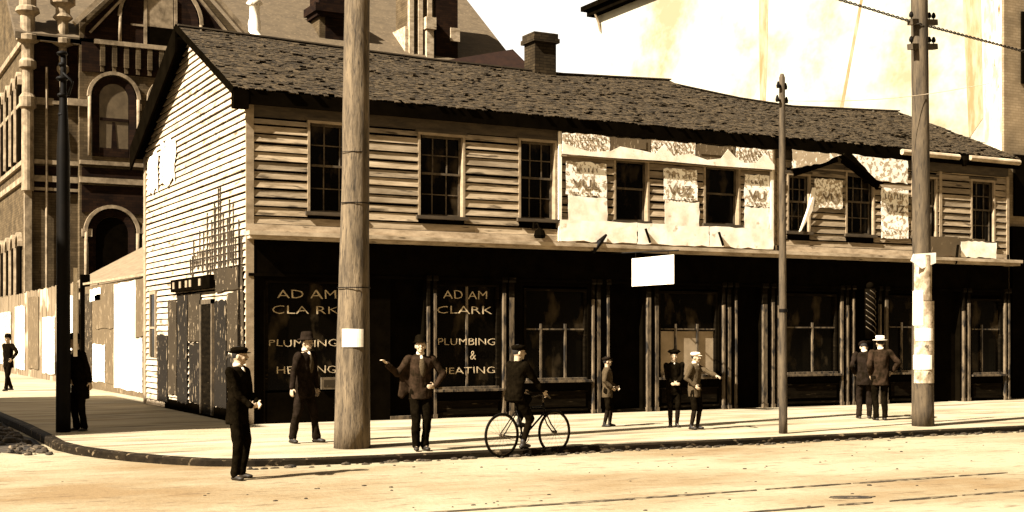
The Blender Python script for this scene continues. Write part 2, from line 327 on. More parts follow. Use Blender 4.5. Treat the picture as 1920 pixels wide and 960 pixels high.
# streetcar rails, half buried
for (yy, lab, segs, wd) in [(-12.37, 'farther streetcar rail, an almost continuous dark line in the dirt road', [(-9, -2.2), (-1.9, 2.6), (2.75, 4.1), (4.15, 5.9), (6.0, 6.9), (7.4, 30)], .045), (-13.92, 'nearer streetcar rail, broken up and mostly buried in the dirt at the bottom right', [(-9, -1), (1.2, 2.3), (2.5, 3.0), (3.25, 4.3), (4.4, 5.6), (6.2, 9), (9.5, 30)], .04)]:
    rl = MB()
    for a, b in segs:
        k = max(2, int((b - a) / .35)); ring = []
        for i in range(k + 1):
            x = a + (b - a) * i / k; ww = wd * (.35 + .65 * min(1, 4 * min(i, k - i) / k)) * (1 + .5 * noise.noise(Vector((x * 2, yy, 0)))); dy = .02 * noise.noise(Vector((x * .7, yy, 5)))
            ring.append([(x, yy + dy - ww, 0), (x, yy + dy - ww * .7, .014), (x, yy + dy + ww * .7, .014), (x, yy + dy + ww, 0)])
        rl.rings(ring)
    rl.build('streetcar_rail', 'rail', label=lab, cat='rail')

# ------------------------------------------------------------------ clapboard siding
def siding_x(mb, x0, x1, z0, z1, y, step, lip, holes, gap=.22):     # wall facing -y; gaps bare the black core as shade lines
    z = z0
    while z < z1 - .01:
        zt = min(z + step, z1)
        ivs = [(x0, x1)]
        for hx0, hx1, hz0, hz1 in holes:
            if hz1 > z + .01 and hz0 < zt - .01:
                new = []
                for a, b in ivs:
                    if hx1 <= a or hx0 >= b: new.append((a, b)); continue
                    if hx0 - a > .02: new.append((a, hx0))
                    if b - hx1 > .02: new.append((hx1, b))
                ivs = new
        for a, b in ivs:
            cuts = [a]
            while b - cuts[-1] > 3.4: cuts.append(cuts[-1] + random.uniform(1.6, 3.2))
            cuts.append(b)
            gp = step * gap * random.uniform(.6, 1.35)
            zt_ = zt; 
            for c, d in zip(cuts, cuts[1:]):
                zt = zt_ - gp; j = random.uniform(-.012, .012); l1 = lip * random.uniform(.8, 1.2); l2 = lip * random.uniform(.8, 1.2); dd = d - (.006 if d < b else 0)
                mb.hexa([(c, y - l1, z + j), (dd, y - l2, z + j * .4), (dd, y + .01, z), (c, y + .01, z), (c, y - .012, zt + j * .3), (dd, y - .012, zt), (dd, y + .01, zt), (c, y + .01, zt + j * .3)])
            zt = zt_
        z += step
def siding_gable(mb, z0, D, ez, az, ay, x, step, lip):     # wall facing -x between y=0..D, eave ez, apex az at y=ay
    z = z0
    while z < az - .05:
        zt = z + step
        def lim(zz):
            if zz <= ez: return 0.0, D
            t = min(1, (zz - ez) / (az - ez)); return ay * t, D - (D - ay) * t
        gp = step * random.uniform(.15, .3); a0, b0 = lim(z); a1, b1 = lim(zt - gp)  # gap bares the black core, standing in for lip shadow
        cuts = [0, .33 + random.uniform(-.1, .1), .7 + random.uniform(-.1, .1), 1] if b0 - a0 > 3 else [0, 1]
        for c, d in zip(cuts, cuts[1:]):
            l1 = lip * random.uniform(.85, 1.15); j = random.uniform(-.006, .006)
            p = lambda a, b, t: a + (b - a) * t
            mb.hexa([(x - l1, p(a0, b0, c), z + j), (x + .01, p(a0, b0, c), z), (x + .01, p(a0, b0, d), z), (x - l1, p(a0, b0, d), z - j),
                     (x - .01, p(a1, b1, c), zt - gp), (x + .01, p(a1, b1, c), zt - gp), (x + .01, p(a1, b1, d), zt - gp), (x - .01, p(a1, b1, d), zt - gp)])
        z += step

def upper_window(par, x0, x1, z0, z1, muntins=True, label=None, sagged=False):
    cy = .15
    fr = MB(); cw = .05
    fr.box(x0 - cw, -.045, z0, x0, cy, z1); fr.box(x1, -.045, z0, x1 + cw, cy, z1); fr.box(x0 - cw, -.045, z1, x1 + cw, cy, z1 + .05)
    f = fr.build('window', 'trim', par, label=label)
    sl_ = MB(); sl_.box(x0 - cw - .05, -.09, z0 - .07, x1 + cw + .05, cy, z0); sl_.build('sill', 'dtrim', f)
    ms = MB(); zm = (z0 + z1) / 2 + .05; t = .045
    for (a, b, yo) in ((z0, zm + .03, .1), (zm - .02, z1, .065)):
        ms.box(x0, yo, a, x0 + t, yo + .03, b); ms.box(x1 - t, yo, a, x1, yo + .03, b); ms.box(x0 + t, yo, a, x1 - t, yo + .03, a + t); ms.box(x0 + t, yo, b - t, x1 - t, yo + .03, b)
        if muntins:
            for k in (1, 2): xx = x0 + (x1 - x0) * k / 3; ms.box(xx - .012, yo + .002, a + t, xx + .012, yo + .027, b - t)
            zz = (a + b) / 2; ms.box(x0 + t, yo + .004, zz - .011, x1 - t, yo + .025, zz + .011)
    ms.build('sash', 'sash', f)
    ln = MB(); ln.box(x0 + .001, -.03, z0, x0 + .03, .11, z1 - .001); ln.build('shade_lining', 'tar', f)  # black strip on the left jamb only, painted in for its shade
    hd = MB(); hd.box(x0 - .1, -.05, z1 + .052, x1 + .1, -.0, z1 + .11); hd.build('head_board', 'dtrim', f)
    gl = MB(); gl.box(x0, .118, z0, x1, .124, z1); gl.build('pane', 'glass', f)
    return f
def display_window(par, x0, x1, z0, z1, mx=(), bar=None, blind=False, lit=True, label=None, frame='post'):
    fr = MB(); t = .06; y0, y1 = .03, .12
    fr.box(x0 - t, y0, z0, x0, y1, z1); fr.box(x1, y0, z0, x1 + t, y1, z1); fr.box(x0 - t, y0, z1, x1 + t, y1, z1 + t)
    f = fr.build('display_window', 'blackwear', par, label=label)
    gl = MB(); gl.box(x0, .11, z0, x1, .116, z1); gl.build('pane', 'glass', f)
    if blind:
        b = MB(); b.box(x0 + .02, .1, z0 + .02, x1 - .02, .108, bar - .05); b.build('blind', 'blind', f)
    mu = MB()
    for xx in mx: mu.box(xx - .022, .05, z0, xx + .022, .098, (bar + .12) if bar else z1)
    if bar: mu.box(x0, .055, bar - .016, x1, .095, bar + .016)
    if mx or bar: mu.build('muntin', 'post', f)
    if lit:
        s_ = MB(); s_.box(x0 - .1, -.1, z0 - .08, x1 + .12, .1, z0 - .03); s_.box(x0 - .02, -.04, z0 - .03, x1 + .02, .1, z0 + .02); s_.build('sill', 'post', f)
        k = MB(); k.box(x0, -.015, z0 - .62, x1, .02, z0 - .3); k.box(x0 - .05, -.035, .22, x1 + .05, .02, .27); k.box(x0 - .05, -.03, z0 - .3, x1 + .05, .02, z0 - .27)
        k.build('stall_panel', 'blackwear', f)
    return f
def shop_post(par, x, wd, z0=.12, z1=3.05, y=-.07, m='post'):
    z1 -= (x * 7.3 % 1) * .3; wd *= .78; p = MB(); h = wd / 2
    p.box(x - h, y, z0, x + h, .1, z1); p.box(x - h - .015, y - .015, z0, x + h + .015, .1, z0 + .3 * wd + .1)
    o = p.build('post', m, par)
    p = MB(); p.box(x - h - .01, y + .012, z1, x + h + .01, .1, 3.02); p.box(x - h - .03, y - .03, 3.02, x + h + .03, .1, 3.13); p.build('shaded_post_head', 'blackwear', o)  # black upper post stands in for the shadow under the ledge
    return o
def shop_door(par, x0, x1):
    d = MB(); y = .42; d.box(x0, y, .2, x1, y + .05, 2.4); w_ = x1 - x0
    for a, b in ((.3, 1.0), (1.15, 2.25)): d.box(x0 + .12, y - .015, a, x1 - .12, y, b)
    o = d.build('door', 'blackwear', par); h = MB(); h.ell((x0 + .09, y - .04, 1.15), (.03, .04, .03), n=8, k=5); h.build('handle', 'post', o)
    return o
def ridge_z(x):
    P = [(-.5, 8.80), (5.8, 8.65), (9.6, 8.64), (13.0, 8.80), (13.01, 8.70), (15.3, 8.50), (17.2, 8.43), (21.3, 8.62)]
    for (a, za), (b, zb) in zip(P, P[1:]):
        if x <= b: return za + (zb - za) * (x - a) / (b - a)
    return P[-1][1]
EY, EZ, RY = -.13, 6.66, 4.42
def shingle_roof(name, x0, x1, par, seed):
    random.seed(seed); mb = MB(); rows = 38
    for r in range(rows):
        t0 = r / rows; t1 = min(1, (r + 1.75) / rows); x = x0 - random.random() * .1
        while x < x1:
            wd = random.uniform(.06, .17); a = max(x, x0); b = min(x + wd - .006, x1); x += wd
            if b - a < .02: continue
            zr = ridge_z((a + b) / 2); dz = zr - EZ; sag = .03 * math.sin(a * .9 + 1) + .02 * noise.noise(Vector((a, r * .2, 0)))
            j = random.uniform(-.5, .5) / rows; lift = random.uniform(.009, .025); n_ = Vector((0, -dz, RY - EY)).normalized()
            if random.random() < .06: lift += .03
            if random.random() < .03: continue
            def P(xx, t, h): return Vector((xx, EY + (RY - EY) * t, EZ + dz * t + sag * math.sin(math.pi * t))) + n_ * h
            mb.hexa([P(a, t0 + j, lift - .018), P(b, t0 + j, lift - .018), P(b, t1, 0), P(a, t1, 0), P(a, t0 + j, lift), P(b, t0 + j, lift), P(b, t1, .008), P(a, t1, .008)])
    o = mb.build(name, 'shingle', par, fix=False)
    return o
def roof_rest(par, x0, x1, roof):
    # decking, back slope, ridge board, eave fascia
    xs = [x0] + [x for x in (5.8, 9.6, 13.02, 15.3, 17.2) if x0 < x < x1] + [x1]
    d = MB()
    for a, b in zip(xs, xs[1:]):
        za, zb = ridge_z(a + .001), ridge_z(b - .001)
        d.hexa([(a, EY + .02, EZ - .1), (b, EY + .02, EZ - .1), (b, RY, zb - .1), (a, RY, za - .1), (a, EY + .02, EZ - .03), (b, EY + .02, EZ - .06), (b, RY, zb - .07), (a, RY, za - .07)])
        d.hexa([(a, RY, za - .1), (b, RY, zb - .1), (b, 9.15, EZ - .12), (a, 9.15, EZ - .12), (a, RY, za - .02), (b, RY, zb - .02), (b, 9.15, EZ - .04), (a, 9.15, EZ - .04)])
    d.build('roof_deck', 'tar', roof)
    r = MB()
    for a, b in zip(xs, xs[1:]): r.bar((a, RY - .05, ridge_z(a + .001) + .01), (b, RY - .05, ridge_z(b - .001) + .01), .16, .03)
    r.build('ridge_board', 'dtrim', roof)
    f = MB(); f.box(x0 + .01, EY - .012, 6.37, x1 - .01, EY + .03, 6.645); f.box(x0 + .3 if x0 < 0 else x0, EY + .03, 6.40, x1 - .05, .02, 6.44)
    f.build('eave_fascia', 'tar', roof)

# ------------------------------------------------------------------ corner house (x 0 .. 13)
house = empty('corner_house', (0, 0, .1), 'long clapboard corner house with pale sunlit gable end and black shopfronts below', 'house')
LZ = 3.86
random.seed(11)
wins = [(1.26, 2.26, 4.35, 6.12), (3.66, 4.64, 4.38, 6.06), (6.03, 6.88, 4.42, 6.1), (8.46, 9.31, 4.48, 5.84), (10.94, 11.9, 4.5, 5.84)]
holes = [(a - .05, b + .05, c - .07, d + .1) for a, b, c, d in wins]
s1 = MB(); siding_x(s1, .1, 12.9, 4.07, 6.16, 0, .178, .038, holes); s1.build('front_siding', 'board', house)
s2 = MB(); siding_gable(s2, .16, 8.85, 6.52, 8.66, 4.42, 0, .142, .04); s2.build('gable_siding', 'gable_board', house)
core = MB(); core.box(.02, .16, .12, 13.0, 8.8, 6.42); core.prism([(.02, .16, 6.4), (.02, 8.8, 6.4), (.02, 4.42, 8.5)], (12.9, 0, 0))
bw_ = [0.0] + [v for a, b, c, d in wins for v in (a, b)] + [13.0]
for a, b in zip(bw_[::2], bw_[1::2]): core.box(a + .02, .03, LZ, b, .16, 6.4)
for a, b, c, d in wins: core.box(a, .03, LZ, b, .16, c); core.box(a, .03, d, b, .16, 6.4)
core.build('wall_core', 'tar', house)  # black behind the siding gaps imitates the boards' shadow lines
fz = MB(); fz.box(0, -.03, 6.16, 13.0, .12, 6.40); fz.build('frieze_board', 'dtrim', house)
cb = MB(); cb.box(-.045, -.045, .16, .11, -.005, 6.38); cb.build('corner_board', 'trim', house)
cb = MB(); cb.box(-.05, 8.72, .16, .05, 8.95, 6.42); cb.build('corner_board', 'trim', house)
cb = MB(); cb.box(12.9, -.05, 3.93, 12.99, .1, 6.36); cb.build('corner_board', 'ledge', house)
roof = shingle_roof('roof', -.3, 13.0, house, 5); roof_rest(house, -.3, 13.0, roof)
vb = MB()    # barge boards
vb.hexa([(-.34, RY, 8.22), (-.29, RY, 8.22), (-.29, 9.2, 6.1), (-.34, 9.2, 6.1), (-.34, RY, 8.84), (-.29, RY, 8.84), (-.29, 9.2, 6.68), (-.34, 9.2, 6.68)])
vb.hexa([(-.29, RY, 8.5), (.0, RY, 8.5), (.0, 9.2, 6.4), (-.29, 9.2, 6.4), (-.29, RY, 8.56), (.0, RY, 8.56), (.0, 9.2, 6.45), (-.29, 9.2, 6.45)])
vb.build('barge_board', 'tar', roof)
vb = MB(); vb.bar((-.32, EY, EZ - .06), (-.32, RY, 8.76), .04, .13); vb.box(-.32, EY - .02, 6.28, -.02, .02, 6.62); vb.build('barge_board', 'tar', roof)
ch = MB(); ch.box(8.70, 4.15, 8.2, 9.32, 4.72, 9.36); ch.box(8.63, 4.08, 9.36, 9.39, 4.79, 9.47); ch.box(8.66, 4.11, 9.47, 9.36, 4.76, 9.60); ch.box(8.78, 4.22, 9.60, 9.24, 4.65, 9.63); ch.build('chimney', 'chimbrick', roof)
for i, (a, b, c, d) in enumerate(wins): upper_window(house, a, b, c, d, muntins=i < 3)
lg = MB(); lg.box(-.05, -.28, LZ - .03, 13.0, .05, LZ + .05); lg.box(-.03, -.05, LZ + .05, 13.0, -.012, LZ + .2); lg.box(-.03, -.24, LZ - .10, 13.0, .05, LZ - .03); lg.build('ledge', 'ledge', house)
fs = MB(); fs.box(.0, -.03, 3.1, 13.0, .1, 3.74); fs.box(.0, -.06, 3.04, 13.0, -.03, 3.1); fs.build('shop_fascia', 'black', house)
bk = MB()
for a, b in ((.02, .35), (1.95, 3.0), (3.75, 4.0), (5.55, 6.1), (7.75, 8.32), (9.2, 9.65), (11.35, 11.95), (12.6, 13.0)): bk.box(a, .0, .16, b, .16, 3.04)
for a, b, z in ((.35, 1.95, .75), (4.0, 5.55, .72), (6.1, 7.75, .9), (9.65, 11.35, .9)): bk.box(a, .01, .16, b, .16, z); bk.box(a, .01, 2.96, b, .16, 3.04)
bk.build('shopfront_wall', 'black', house)
dw1 = display_window(house, .42, 1.9, .8, 2.92, lit=False, label='black shop window lettered ADAM CLARK behind the thick pole')
for s, x0, z, wd, h in (('AD AM', .62, 2.62, 1.24, .17), ('CLA RK', .52, 2.31, 1.40, .16), ('PLUMBING', .46, 1.66, 1.42, .14), ('&', 1.2, 1.36, .12, .15), ('HEATING', .62, 1.13, 1.24, .14)):
    text_mesh(s, 'lettering', dw1, (x0, .1, z), wd, h, 'letters', off=-.012)
dw2 = display_window(house, 4.06, 5.48, .78, 2.92, mx=(4.78,), bar=None, label='shop window lettered ADAM CLARK with a pale sill')
for s, x0, z, wd, h in (('AD AM', 4.22, 2.66, 1.03, .17), ('CLARK', 4.07, 2.34, 1.30, .16), ('PLUMBING', 4.1, 1.68, 1.34, .14), ('&', 4.85, 1.38, .13, .17), ('HEATING', 4.12, 1.07, 1.32, .14)):
    text_mesh(s, 'lettering', dw2, (x0, .042, z), wd, h, 'letters', off=-.012)
sg = MB(); sg.box(1.5, -.03, .8, 1.86, .02, 1.04); fr_ = sg.build('framed_notice', 'sash', house); sg = MB(); sg.box(1.55, -.034, .85, 1.81, -.03, .99); sg.build('paper', 'papergrey', fr_)
display_window(house, 6.2, 7.68, .93, 2.85, mx=(6.58, 7.2), bar=2.02, label='shop window with three tall panes and no lettering')
display_window(house, 9.72, 11.28, .95, 2.85, mx=(10.16, 10.78), bar=2.03, blind=True, label='shop window with pale blinds behind its lower panes')
for x0, x1 in ((3.05, 3.72), (8.38, 9.15), (11.98, 12.55)): shop_door(house, x0, x1)
for x, wd, z1 in ((3.84, .06, 2.5), (3.99, .07, 3.0), (5.62, .08, 3.0), (5.80, .13, 3.0), (7.86, .05, 3.0), (8.0, .09, 3.0), (8.25, .06, 3.0), (9.34, .12, 3.0), (9.56, .1, 2.9), (11.46, .06, 3.0), (11.62, .09, 3.0), (11.82, .05, 2.9), (12.68, .15, 3.04), (12.93, .08, 3.04)):
    shop_post(house, x, wd, z1=min(z1, 2.8))
st = MB(); st.box(3.0, -.02, .13, 4.0, .4, .22); st.build('door_step', 'post', house)
st = MB(); st.box(8.3, -.02, .13, 9.25, .4, .22); st.build('door_step', 'blackwear', house)
# ledge bracket and lamp under the third window
br = MB(); br.tube([(6.35, -.02, 4.25), (6.35, -.2, 4.3), (6.35, -.3, 4.15)], .02); br.lathe([(.03, .12), (.1, .06), (.13, -.04), (.11, -.1)], (6.35, -.3, 4.08), 10); br.box(6.3, -.14, 4.2, 6.4, -.02, 4.34)
br.build('ledge_bracket', 'tar', house)
# gable narrow window and the papered low part
nw = MB(); nw.box(-.07, 7.55, 1.35, .0, 7.62, 2.9); nw.box(-.07, 8.15, 1.35, .0, 8.22, 2.9); nw.box(-.07, 7.55, 2.9, .0, 8.22, 2.98); nw.box(-.07, 7.62, 2.05, -.02, 8.15, 2.1)
f = nw.build('window', 'trim', house); p_ = MB(); p_.box(-.045, 7.62, 1.35, -.038, 8.15, 2.9); p_.build('pane', 'glass', f)
gd = MB(); gd.box(-.08, 2.35, .2, -.035, 3.15, 2.55); gdo = gd.build('side_door', 'blackwear', house)
gd = MB(); gd.box(-.1, 2.25, .2, -.035, 2.35, 2.65); gd.box(-.1, 3.15, .2, -.035, 3.25, 2.65); gd.box(-.1, 2.25, 2.55, -.035, 3.25, 2.65); gd.build('door_frame', 'sash', gdo)
bs = MB(); bs.box(-.06, .1, .12, -.03, 6.6, .38); bs.build('base_board', 'tar', house)
sgb = MB(); sgb.box(-.16, 2.2, 2.88, -.04, 5.6, 3.16); so_ = sgb.build('door_canopy', 'tar', house)
for y in (2.9, 3.7, 4.05, 4.6, 5.2): q = MB(); q.box(-.175, y, 2.95, -.16, y + .16, 3.1); q.build('small_panel', 'trim', so_)
def side_paper(y0, y1, z0, z1, m, x=-.062, par=house, lab=None, jag=.03, seed=0, name='poster'):
    rng = random.Random(seed + int(y0 * 10)); pts = []
    for i in range(7): pts.append((x, y0 + (y1 - y0) * i / 6, z0 + rng.uniform(-jag, jag)))
    for i in range(1, 5): pts.append((x, y1 + rng.uniform(-jag, jag), z0 + (z1 - z0) * i / 5))
    for i in range(7): pts.append((x, y1 - (y1 - y0) * i / 6, z1 + rng.uniform(-jag, jag)))
    for i in range(1, 5): pts.append((x, y0 + rng.uniform(-jag, jag), z1 - (z1 - z0) * i / 5))
    p = MB(); p.prism(pts, (.006, 0, 0)); return p.build(name, m, par, label=lab)
for i, (y0, y1, z0, z1, m) in enumerate([(.12, 1.2, .35, 1.5, 'paperdark'), (.1, 1.25, 1.55, 2.75, 'papergrey'), (.15, 2.1, 2.8, 3.25, 'papergrey'), (1.3, 2.2, .4, 2.6, 'paperdark'), (3.3, 4.3, .4, 1.7, 'paperdark'), (3.35, 4.4, 1.75, 2.8, 'papergrey'), (4.45, 5.4, .35, 2.8, 'paperdark'), (5.45, 6.3, .5, 2.7, 'papergrey'), (6.35, 7.4, .3, 1.9, 'paperdark')]):
    side_paper(y0, y1, z0, z1, m, seed=i)
for i in range(25):   # narrow dark tapering strips above the posters
    rng = random.Random(i * 7 + 1); y = .25 + i * .165 + rng.uniform(-.06, .06); w0 = rng.uniform(.025, .06); z0 = 3.0 + rng.random() * .4; z1 = 3.5 + (1.4 - abs(i - 9) * .075) * rng.uniform(.25, 1.1)
    q = MB(); q.hexa([(-.06, y, z0), (-.03, y, z0), (-.03, y + w0, z0), (-.06, y + w0, z0), (-.06, y + w0 * .3 + .03, z1), (-.03, y + w0 * .3 + .03, z1), (-.03, y + w0 * .8 + .03, z1), (-.06, y + w0 * .8 + .03, z1)])
    q.build('batten', 'dtrim', house)
side_paper(7.3, 8.4, 5.45, 6.35, 'white', seed=40, jag=.08); side_paper(5.6, 7.1, 5.5, 6.5, 'paper4', seed=42, jag=.12)

# ------------------------------------------------------------------ adjoining house (x 13 .. 21)
h2 = empty('adjoining_house', (13, 0, .1), 'right hand clapboard house with torn posters, broken little gable hood and white gutter', 'house')
wins2 = [(13.42, 14.05, 4.42, 5.78), (15.28, 16.14, 4.42, 5.95), (17.5, 18.3, 4.45, 5.95), (19.62, 20.42, 4.38, 5.98)]
holes = [(a - .05, b + .05, c - .07, d + .1) for a, b, c, d in wins2]
random.seed(21)
s1 = MB(); siding_x(s1, 13.02, 20.92, 4.07, 6.16, 0, .172, .038, holes); s1.build('front_siding', mat('dark_weathered_boards', sep(.27), sep(.12), (1.3, 1.3, 9), bump=.3, island=.2, c3=sep(.05), lo3=.58, hi3=.68, scale3=(2, 2, 14)), h2)
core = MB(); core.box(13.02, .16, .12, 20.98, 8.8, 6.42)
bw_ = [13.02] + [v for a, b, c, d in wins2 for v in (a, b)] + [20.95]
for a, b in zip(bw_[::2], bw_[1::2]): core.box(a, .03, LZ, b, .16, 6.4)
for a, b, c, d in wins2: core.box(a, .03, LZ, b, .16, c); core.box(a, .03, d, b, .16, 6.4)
core.prism([(13.05, .16, 6.4), (13.05, 8.8, 6.4), (13.05, 4.42, 8.35)], (7.9, 0, 0)); core.build('wall_core', 'tar', h2)  # black core shows between boards as painted shadow lines
fz = MB(); fz.box(13.0, -.03, 6.16, 20.98, .12, 6.40); fz.build('frieze_board', 'dtrim', h2)
for x in (13.05, 18.42, 20.9): cb = MB(); cb.box(x, -.05, 3.93, x + .09, .1, 6.16); cb.build('corner_board', 'trim', h2)
roof2 = shingle_roof('roof', 13.01, 21.3, h2, 9); roof_rest(h2, 13.01, 21.3, roof2)
gt = MB()
for a, b in ((16.95, 18.95), (19.35, 21.2)): gt.tube([(a, -.2, 6.55), (b, -.2, 6.54)], .075, 10)
gt.build('gutter', 'ledge', roof2)
gt = MB(); gt.lathe([(.05, -.16), (.12, -.02), (.12, .1)], (19.15, -.2, 6.48), 8); gt.build('gutter_outlet', 'tar', roof2)
for i, (a, b, c, d) in enumerate(wins2): upper_window(h2, a, b, c, d)
lg = MB(); lg.box(13.0, -.28, LZ - .03, 21.25, .05, LZ + .05); lg.box(13.0, -.05, LZ + .05, 21.0, -.012, LZ + .2); lg.box(13.0, -.24, LZ - .10, 21.2, .05, LZ - .03); lg.build('ledge', 'ledge', h2)
fs = MB(); fs.box(13.0, -.03, 3.1, 21.0, .1, 3.74); fs.box(13, -.06, 3.04, 21.0, -.03, 3.1); fs.build('shop_fascia', 'black', h2)
bk = MB()
for a, b in ((13.0, 13.3), (15.05, 15.6), (16.25, 16.7), (17.95, 18.3), (19.2, 19.6), (20.8, 21.0)): bk.box(a, .0, .16, b, .16, 3.04)
for a, b, z in ((13.3, 15.05, .9), (16.7, 17.95, .9), (19.6, 20.8, .85)): bk.box(a, .01, .16, b, .16, z); bk.box(a, .01, 2.96, b, .16, 3.04)
bk.build('shopfront_wall', 'black', h2)
display_window(h2, 13.4, 14.95, .97, 2.85, mx=(14.25,), bar=2.08, label='shop window between the thin pole and the striped pole')
display_window(h2, 16.76, 17.9, .97, 2.85, mx=(17.2,), bar=2.1, label='shop window partly behind the papered pole')
display_window(h2, 19.68, 20.74, .88, 2.8, mx=(20.08,), bar=2.05, label='last narrow shop window at the far right')
for x0, x1 in ((15.62, 16.2), (18.35, 19.15)): shop_door(h2, x0, x1)
for x, wd, z1 in ((13.1, .07, 3.04), (15.1, .07, 3.0), (15.28, .06, 3.0), (15.48, .05, 2.9), (16.36, .07, 3.0), (16.58, .1, 3.0), (19.3, .06, 2.9), (19.48, .09, 3.0), (20.84, .06, 3.0), (20.98, .06, 3.0)): shop_post(h2, x, wd, z1=min(z1, 2.8))
# broken gable hood over the upstairs windows
hd = MB()
for (a, b) in (((13.45, -.02, 5.93), (14.95, -.02, 6.36)), ((15.0, -.02, 6.36), (16.3, -.02, 5.72))):
    hd.bar((a[0], -.13, a[2]), (b[0], -.13, b[2]), .22, .07, up=(0, 0, 1))
    hd.bar((a[0] + .1, -.045, a[2] - .12), (b[0], -.045, b[2] - .1), .03, .14)
hd.build('gable_hood', 'tar', h2)
pb = MB(); pb.prism([(13.75, -.032, 5.95), (16.0, -.032, 5.82), (14.98, -.032, 6.3)], (0, .01, 0)); pb.build('hood_shade_panel', 'dtrim', h2)  # dark panel stands in for the shade beneath the hood boards

# ------------------------------------------------------------------ posters on the fronts (they hang on the house: things of their own)
def front_paper(name, pts, m, label, cat='poster', group=None, y=-.05, curl=.0, nx=10, nz=6, seed=0):
    # pts: four corners ll, lr, ur, ul as (x,z); the sheet waves slightly off the wall
    rng = random.Random(seed); p = MB(); V = []; ll, lr, ur, ul = [Vector(q) for q in pts]
    for k in range(nz + 1):
        for i in range(nx + 1):
            u = i / nx; v = k / nz; q = ll.lerp(lr, u).lerp(ul.lerp(ur, u), v)
            e = 1 if (i in (0, nx) or k in (0, nz)) else 0
            q = q + Vector((rng.uniform(-.016, .016) * e, rng.uniform(-.02, .02) * e))
            V.append((q.x, y - .012 - .007 * abs(noise.noise(Vector((q.x * 2.5, q.y * 2.5, seed)))) - curl * (1 - v) ** 2 * (rng.random() * .4 + .8), q.y))
    n = len(V); W = [(x, y_ + .004, z) for x, y_, z in V]; F = []
    for k in range(nz):
        for i in range(nx):
            a = k * (nx + 1) + i; F.append((a, a + 1, a + nx + 2, a + nx + 1)); F.append((n + a, n + a + nx + 1, n + a + nx + 2, n + a + 1))
    bd = list(range(nx + 1)) + [k * (nx + 1) + nx for k in range(1, nz + 1)] + [nz * (nx + 1) + i for i in range(nx - 1, -1, -1)] + [k * (nx + 1) for k in range(nz - 1, 0, -1)]
    for a, b in zip(bd, bd[1:] + bd[:1]): F.append((a, n + a, n + b, b))
    p.add(V + W, F); o = p.build(name, m, smooth=False, label=label, cat=cat, group=group); ORG[o.name] = Vector((0, 0, 0)); return o
def rect(x0, x1, z0, z1): return [(x0, z0), (x1, z0), (x1, z1), (x0, z1)]
PM = []
G = 'white bills pasted over the middle of the upper front'
a = front_paper('poster', rect(7.15, 8.2, 4.98, 5.72), 'paper0', 'printed bill left of the open black window, upper sheet of the pair', group=G, seed=1)
text_mesh('VUL', 'lettering', a, (7.3, -.075, 5.14), .7, .2, 'fadedink'); PM.append((a, 7.25, 8.1))
front_paper('poster', rect(7.2, 8.22, 4.2, 4.96), 'white', 'blank white bill left of the open black window, lower sheet of the pair', group=G, seed=2)
a = front_paper('poster', rect(9.74, 10.68, 5.0, 5.72), 'paper0', 'printed bill between the two open black windows, upper sheet of the pair', group=G, seed=3)
text_mesh('VUZ', 'lettering', a, (9.86, -.075, 5.14), .66, .2, 'fadedink'); PM.append((a, 9.82, 10.6))
front_paper('poster', rect(9.78, 10.74, 4.26, 4.98), 'white', 'blank white bill between the two open black windows, lower sheet of the pair', group=G, seed=4)
a = front_paper('poster', rect(12.06, 12.8, 4.96, 5.72), 'paper0', 'printed bill right of the window with the curtain, upper sheet of the pair', group=G, seed=5)
text_mesh('VU', 'lettering', a, (12.16, -.075, 5.12), .5, .22, 'fadedink'); PM.append((a, 12.12, 12.75))
front_paper('poster', rect(12.06, 12.8, 4.3, 4.94), 'white', 'blank white bill right of the window with the curtain, lower sheet of the pair', group=G, seed=6)
def print_marks(par, x0, x1, z0, z1, seed, pic=False, y=-.09):
    rng = random.Random(seed); q = MB()
    if pic:
        q.box(x0, y - .001, z0, x1, y + .001, z1); return q.build('printed_picture', M.setdefault('halftone', paper_mat('halftone_print', 31, sep(.30), sep(.10), .85, (34, 34, 6))), par)
    x = x0
    while x < x1 - .05:      # heavy strokes of big display type, only partly legible
        wd = rng.uniform(.05, .1); h = (z1 - z0) * rng.uniform(.75, 1)
        k = rng.randrange(3)
        if k == 0: q.prism([(x, y, z0), (x + wd * .35, y, z0), (x + wd * .35, y, z0 + h), (x, y, z0 + h)], (0, .002, 0))
        elif k == 1: q.prism([(x, y, z0 + h), (x + wd * .3, y, z0 + h), (x + wd * .6, y, z0 + .02), (x + wd * .4, y, z0)], (0, .002, 0))
        else: q.prism([(x, y, z0), (x + wd, y, z0), (x + wd, y, z0 + .03), (x + wd * .4, y, z0 + .03), (x + wd * .4, y, z0 + h), (x + .0, y, z0 + h)], (0, .002, 0))
        x += wd + rng.uniform(.015, .04)
    return q.build('printing', 'fadedink', par)
xs = [7.0, 8.25, 9.35, 10.6, 11.75, 12.88]
for i, (a_, b_) in enumerate(zip(xs, xs[1:])):
    p = front_paper('poster', rect(a_, b_ - .02, 5.92 if i != 1 else 5.9, 6.33), ['paper1', 'papertan', 'paper1', 'papertan', 'paper1'][i],
                ['first sheet at the left end of the torn strip of bills under the eave', 'greyish sheet of the eave strip above the first open black window', 'sheet of the eave strip above the gap between the two open windows', 'greyish sheet of the eave strip above the window with the curtain', 'last sheet of the eave strip, beside the joint of the two houses'][i], group='torn strip of bills under the eave', seed=10 + i, y=-.12)
    if i in (1, 3): print_marks(p, a_ + .1, b_ - .15, 6.1, 6.31, i, True, y=-.145)
    else:
        for k_ in range(3): print_marks(p, a_ + .08, b_ - .12, 6.23 - .1 * k_, 6.3 - .1 * k_, i * 7 + k_, y=-.145)
    if i != 1: print_marks(p, a_ + .3, b_ - .3, 5.93, 6.02, i + 40, y=-.145)
